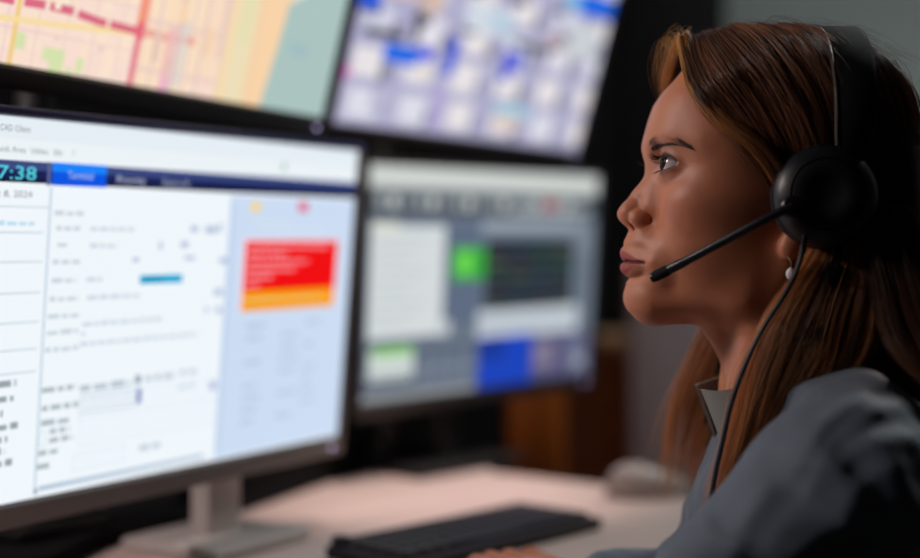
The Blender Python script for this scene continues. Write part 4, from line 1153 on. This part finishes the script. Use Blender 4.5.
# stand collar, open at the throat: an inner and an outer skin
def collar():
    n, k = 60, 8; v = []; f = []
    for side in (0, 1):
        for i in range(n):
            t = i / (n - 1); th = R(9) + t * R(342)                 # from the throat round the nape and back
            c, sn = math.cos(th), math.sin(th)
            front = max(0, c)
            for j in range(k):
                q = j / (k - 1)
                fr = max(0, c) ** 1.5
                r1 = 58 + 5 * (1 - q) + (0 if side == 0 else -2.2) + fr * (8 + 14 * q)
                cx_ = 266 + (1 - q) * 6; top = -66 - 20 * fr + 16 * max(0, -c)
                zb = -112 - 12 * fr; z = zb + (top - zb) * q
                v.append((cx_ - r1 * c * 1.02, r1 * sn * 1.02, z + 1.5 * math.sin(th * 5 + q * 2)))
    def id_(s_, i, j): return s_ * n * k + i * k + j
    for s_ in (0, 1):
        for i in range(n - 1):
            for j in range(k - 1): f.append((id_(s_, i, j), id_(s_, i + 1, j), id_(s_, i + 1, j + 1), id_(s_, i, j + 1)))
    for i in range(n - 1):
        f.append((id_(0, i, k - 1), id_(0, i + 1, k - 1), id_(1, i + 1, k - 1), id_(1, i, k - 1))); f.append((id_(0, i, 0), id_(0, i + 1, 0), id_(1, i + 1, 0), id_(1, i, 0)))
    for j in range(k - 1):
        f.append((id_(0, 0, j), id_(0, 0, j + 1), id_(1, 0, j + 1), id_(1, 0, j))); f.append((id_(0, n - 1, j), id_(0, n - 1, j + 1), id_(1, n - 1, j + 1), id_(1, n - 1, j)))
    return to_world(np.array(v)), f
cv, cf = collar()
mbc = MB(); mbc.add([tuple(p) for p in cv - np.array(woman.location)], cf); col_o = mbc.build('collar', M['jacket_in'], jacket)

# ---- hands, legs, feet
def sculpt_hand(wrist, dirv, sg, fingers_curl=.5):
    """hand lying palm down; wrist point, pointing direction (a, l), sg = +1 thumb toward +l"""
    d = np.array([dirv[0], dirv[1], 0]); d = d / np.linalg.norm(d); p = np.array([-d[1], d[0], 0]) * sg; u = np.array([0, 0, 1.])
    W_ = np.array(wrist, float); lo = W_ - 130; hi = W_ + 130
    s = Sculpt(spaced((lo[0] - 70, hi[0] + 70, 1.9)), spaced((lo[1] - 70, hi[1] + 70, 1.9)), spaced((W_[2] - 60, W_[2] + 50, 1.9)))
    at = lambda f, q, h: tuple(W_ + d * f + p * q + u * h)
    s.chain([(at(-110, 0, 4), 21), (at(-50, 0, 3), 21), (at(0, 0, 0), 19)], 10)
    for q in (-22, -8, 7, 21): s.cap(at(4, q * .6, 0), at(70, q, 2), 13, 11.5, 12)
    for q, L, z in ((-27, 62, 0), (-9.5, 74, 2), (8.5, 80, 2), (26, 72, 1)):
        a0 = at(72, q, 3); a1 = at(72 + L * .48, q * 1.08, 6); a2 = at(72 + L * .78, q * 1.12, -6); a3 = at(72 + L * .93, q * 1.12, -17)
        s.chain([(a0, 9.6), (a1, 8.6), (a2, 7.6), (a3, 6.6)], 3)
    s.chain([(at(12, 20, -4), 13), (at(44, 40, -6), 10.5), (at(72, 46, -10), 9), (at(92, 42, -15), 7.5)], 6)
    V, Q = s.mesh(); return relax(V, Q, 2, .5), Q
def to_a(x, y): return np.array([x * 1000, (1 - y) * 1000])
hv = []
for side, tip, el, sg in (('far', (.035, 1.225), T(86, -196, -232), -1), ('near', None, None, 1)):
    if side == 'far': wr = np.array(T(188, -32, -157)); tgt = wr + np.array([-60, -78., 0])
    else: wr = np.array(T(268, 122, -157)); tgt = wr + np.array([-90, -40., 0])
    dv = tgt - wr
    Vq, Qq = sculpt_hand(wr, dv[:2], -1 if side == 'far' else -1)
    hv.append((Vq, Qq))
# hands belong to the body mesh
allV = [V]; allQ = [Q]; n0 = len(V)
for Vq, Qq in hv: allQ.append(Qq + n0); allV.append(Vq); n0 += len(Vq)
VV = np.concatenate(allV); QQ = np.concatenate(allQ)
old = body.data; me = mesh_from('body', to_world(VV) - np.array(woman.location), QQ); me.materials.append(M['skin'])
me.polygons.foreach_set('use_smooth', [True] * len(me.polygons))
ca = me.attributes.new('tint', 'FLOAT_COLOR', 'POINT')
tc_ = np.concatenate([skin_tint(V)] + [np.tile(np.array(lin((190, 122, 88))), (len(a), 1)) for a, _ in hv])
ca.data.foreach_set('color', np.concatenate([tc_, np.ones((len(tc_), 1))], 1).astype(np.float32).ravel())
body.data = me; bpy.data.meshes.remove(old)

def sculpt_legs():
    s = Sculpt(spaced((-200, 430, 6)), spaced((-260, 260, 6)), spaced((-1035, -440, 6)))
    s.ell(T(-10, 0, -440), (120, 170, 90), 0)
    for sg in (1, -1):
        s.chain([(T(10, sg * 90, -450), 82), (T(230, sg * 120, -452), 72), (T(380, sg * 125, -462), 58)], 30)
        s.chain([(T(380, sg * 125, -462), 58), (T(385, sg * 122, -640), 54), (T(370, sg * 120, -855), 40)], 20)
    V, Q = s.mesh(); return relax(V, Q, 2, .5), Q
Vl, Ql = sculpt_legs()
wobj('trousers', to_world(Vl), Ql, M['trousers'])
for sg in (1, -1):
    s = Sculpt(spaced((-260, 60, 5)), spaced((sg * 120 - 190, sg * 120 + 190, 5)), spaced((-1042, -900, 5)))
    s.chain([(T(372, sg * 120, -885), 40), (T(390, sg * 120, -915), 32), (T(470, sg * 128, -918), 28)], 20)
    s.F = smax(s.F, (-1036 - s.z)[None, None, :] + 0 * s.F, 3)
    Vs, Qs = s.mesh(); wobj('shoe', to_world(relax(Vs, Qs, 1, .5)), Qs, M['shoe'])

# ---- office chair
ch = empty('office_chair', (.30, 1.0, 0)); tag(ch, 'black swivel office chair the woman sits on', 'chair'); ch.rotation_euler = (0, 0, 0)
MB().box((-.24, -.24, .36), (.22, .24, .43), .03, 4).build('seat', M['black_soft'], ch)
MB().box((.125, -.2, .50), (.17, .2, .92), .02, 4).build('backrest', M['black_soft'], ch)
MB().box((.10, -.03, .33), (.20, .03, .36), .006).box((.170, -.03, .33), (.197, .03, .7), .006).build('back_bracket', M['black'], ch)
MB().cyl((0, 0, .08), (0, 0, .36), .028, n=20).build('column', M['black'], ch)
for k in range(5):
    X_ = Matrix.Rotation(k * 2 * math.pi / 5, 4, 'Z')
    lg = MB().box((0, -.02, .06), (.29, .02, .09), .006, X=X_).build('leg', M['black'], ch)
    MB().cyl((.28, -.02, .03), (.28, .02, .03), .03, n=16, X=None).build('caster', M['black'], lg).matrix_local = X_

# ---- headset
hs = empty('headset', tuple(to_world((258, 86, 62)))); tag(hs, 'black call-centre headset with a boom microphone worn by the woman', 'headset')
HO = np.array(hs.location)
def hobj(name, mb, m, parent=hs): return mb.build(name, m, parent)
def W2(P): return [tuple(p) for p in to_world(np.asarray(P, float)) - HO]
EC = np.array([260., 88, 59])                                         # middle of the near cup, sculpt mm
# frame of the cup: axis outward (toward the near side), tilted a little forward
def cup_matrix(sg):
    c = to_world(EC * np.array([1, sg, 1])) - HO
    ax = Vector((-.10, -1.0 * sg, .06)).normalized()
    q = ax.to_track_quat('Z', 'Y').to_matrix().to_4x4(); return Matrix.Translation(c) @ q
for sg in (1, -1):
    X_ = cup_matrix(sg)
    hobj('ear_cushion', MB().lathe([(-.020, .020), (-.022, .030), (-.018, .0355), (-.008, .037), (-.002, .035)], 48, X_), M['foam'])
    cup = hobj('ear_cup', MB().lathe([(-.003, .030), (-.002, .0362), (.001, .0372), (.006, .0362), (.011, .0318), (.0135, .0275), (.0142, .0262), (.0130, .0252), (.0130, .004), (.0134, .0)], 64, X_), M['headset'])
    MB().lathe([(.0125, .0248), (.0146, .0246), (.0152, .0238), (.0150, .012), (.0146, .0115), (.0146, .0004)], 56, X_).build('cup_plate', M['headset_matte'], cup)
# headband over the crown
def band_pts(off):
    out = []
    for t in np.linspace(-1, 1, 61):
        th = t * R(106)
        l = 88.5 * math.sin(th) * (1.0 if abs(th) < R(90) else 1.0); z = 98 + (90 + off) * math.cos(th)
        l = (88.0 + off) * math.sin(th)
        a = 289 - 10 * (1 - math.cos(th))
        out.append((a, l, z))
    return np.array(out)
def strap(w, t, off, da=0.):
    P = band_pts(off); n = len(P); v = []; f = []
    wid = np.interp(np.abs(np.linspace(-1, 1, n)), [0, .5, .82, 1], [w, w, w * .8, w * .45])
    for i in range(n):
        tg = P[min(i + 1, n - 1)] - P[max(i - 1, 0)]; tg /= np.linalg.norm(tg); ax = np.array([1, 0, 0.]); nn = np.cross(tg, ax); nn /= np.linalg.norm(nn); ax = np.cross(nn, tg)
        if nn @ (P[i] - np.array([280, 0, 90])) < 0: nn = -nn
        for x, y in ((-1, -.6), (-1, .6), (-.85, 1), (.85, 1), (1, .6), (1, -.6), (.85, -1), (-.85, -1)):
            v.append(P[i] + ax * (x * wid[i] / 2 + da) + nn * y * t / 2)
    for i in range(n - 1):
        for j in range(8): f.append((i * 8 + j, i * 8 + (j + 1) % 8, (i + 1) * 8 + (j + 1) % 8, (i + 1) * 8 + j))
    f.append(tuple(range(8))); f.append(tuple((n - 1) * 8 + j for j in range(8)))
    return MB().add(W2(v), f)
bnd = hobj('headband', strap(30, 4.5, 6), M['headset_matte'])
P = band_pts(6); edge = P + np.array([-1., 0, 0]) * (np.interp(np.abs(np.linspace(-1, 1, 61)), [0, .5, .82, 1], [15.6, 15.6, 12.8, 7.6]))[:, None]; edge = edge + (edge - np.array([280, 0, 98])) * .014; edge = edge[14:57]
MB().tube(W2(edge), .0013, 8).build('headband_edge', M['chrome'], bnd)
# boom microphone
b0 = np.array([229., 101, 53]); 
tipw = np.array([.0, 0, 0])
def from_px(px, py, l): y = 1 - l / 1000; return np.array([(px - 460) / 1278 * y * 1000, l, (279 - py) / 1278 * y * 1000])
boom = spline([from_px(793, 206, 103), from_px(760, 222, 100), from_px(720, 243, 88), from_px(684, 262, 74), from_px(652, 278, 60)], 30)
bm_ = hobj('boom_microphone', MB().tube(W2(boom), [.0033] * 22 + [.0037] * 8, 14), M['headset'])
MB().tube(W2(boom[25:] + np.array([0, 0, 0])), [.0038, .0041, .0041, .0041, .0034], 14).build('microphone_tip', M['headset_matte'], bm_)
MB().lathe([(0, .0075), (.004, .0075), (.0055, .006)], 24, Matrix.Translation(Vector(W2([from_px(791, 207, 98)])[0])) @ Vector((-.1, -1, .06)).to_track_quat('Z', 'Y').to_matrix().to_4x4()).build('boom_pivot', M['headset'], bm_)
cab_pts = spline([from_px(806, 232, 96), from_px(803, 246, 99), from_px(797, 270, 103), from_px(783, 297, 106), from_px(762, 330, 107), from_px(744, 368, 106), from_px(731, 405, 103), from_px(723, 440, 99), from_px(716, 470, 95), from_px(711, 500, 92), from_px(706, 535, 92), from_px(700, 580, 92)], 70)
hobj('cable', MB().tube(W2(cab_pts), .0019, 10), M['cable'])

# ---- earring
er = empty('earring', tuple(to_world((235, 76, 8)))); tag(er, 'small bright drop earring hanging below the black ear cup', 'earring')
EO = np.array(er.location)
W3 = lambda P: [tuple(p) for p in to_world(np.asarray(P, float)) - EO]
hk = spline([from_px(788, 256, 75), from_px(791, 262, 77), from_px(791, 268, 77)], 10)
MB().tube(W3(hk), .0006, 8).build('hook', M['gold'], er)
c_ = Vector(W3([from_px(790.5, 273, 77)])[0])
MB().lathe([(-.0052, .0004), (-.0036, .0026), (-.001, .0036), (.0016, .0030), (.0042, .0006)], 8, Matrix.Translation(c_)).build('stone', M['pearl'], er)
dl = downlight(.25, 1.36, 128, (1, .79, .73), 21, 'recessed downlight aimed at the far end of the desk')
dl.rotation_euler = (Vector((-.05, 1.70, DESK)) - dl.location).to_track_quat('-Z', 'Y').to_euler()
pl = pendant(-.82, .86, 1.62, 9.6, (1, .87, .86), 'white pendant lamp added out of view to light the face')
pl.rotation_euler = (Vector((.17, .97, 1.1)) - pl.location).to_track_quat('-Z', 'Y').to_euler()
ceiling_lamp(1.5, 2.1, .6, .3, 26, (.92, 1, .99), 'ceiling light between the desk and the back wall')
w = bpy.data.worlds.new('room_dark'); bpy.context.scene.world = w; w.use_nodes = True
w.node_tree.nodes['Background'].inputs[0].default_value = (.02, .02, .025, 1)
cd = bpy.data.cameras.new('camera'); cam = bpy.data.objects.new('camera', cd); COL.objects.link(cam)
cam.location = (0, 0, CAMZ); cam.rotation_euler = (R(90), 0, 0)
cd.sensor_width = 36; cd.lens = 50.0087; cd.clip_start = .02
cd.dof.use_dof = True; cd.dof.focus_distance = .960; cd.dof.aperture_fstop = 1.5; cd.dof.aperture_blades = 0
sc = bpy.context.scene; sc.camera = cam
sc.view_settings.view_transform = 'Standard'; sc.view_settings.look = 'None'; sc.view_settings.gamma = 1; sc.view_settings.exposure = 0
sc.view_settings.use_curve_mapping = False
sc.cycles.use_denoising = True
sc.cycles.max_bounces = 8
sc.cycles.sample_clamp_indirect = 2.0
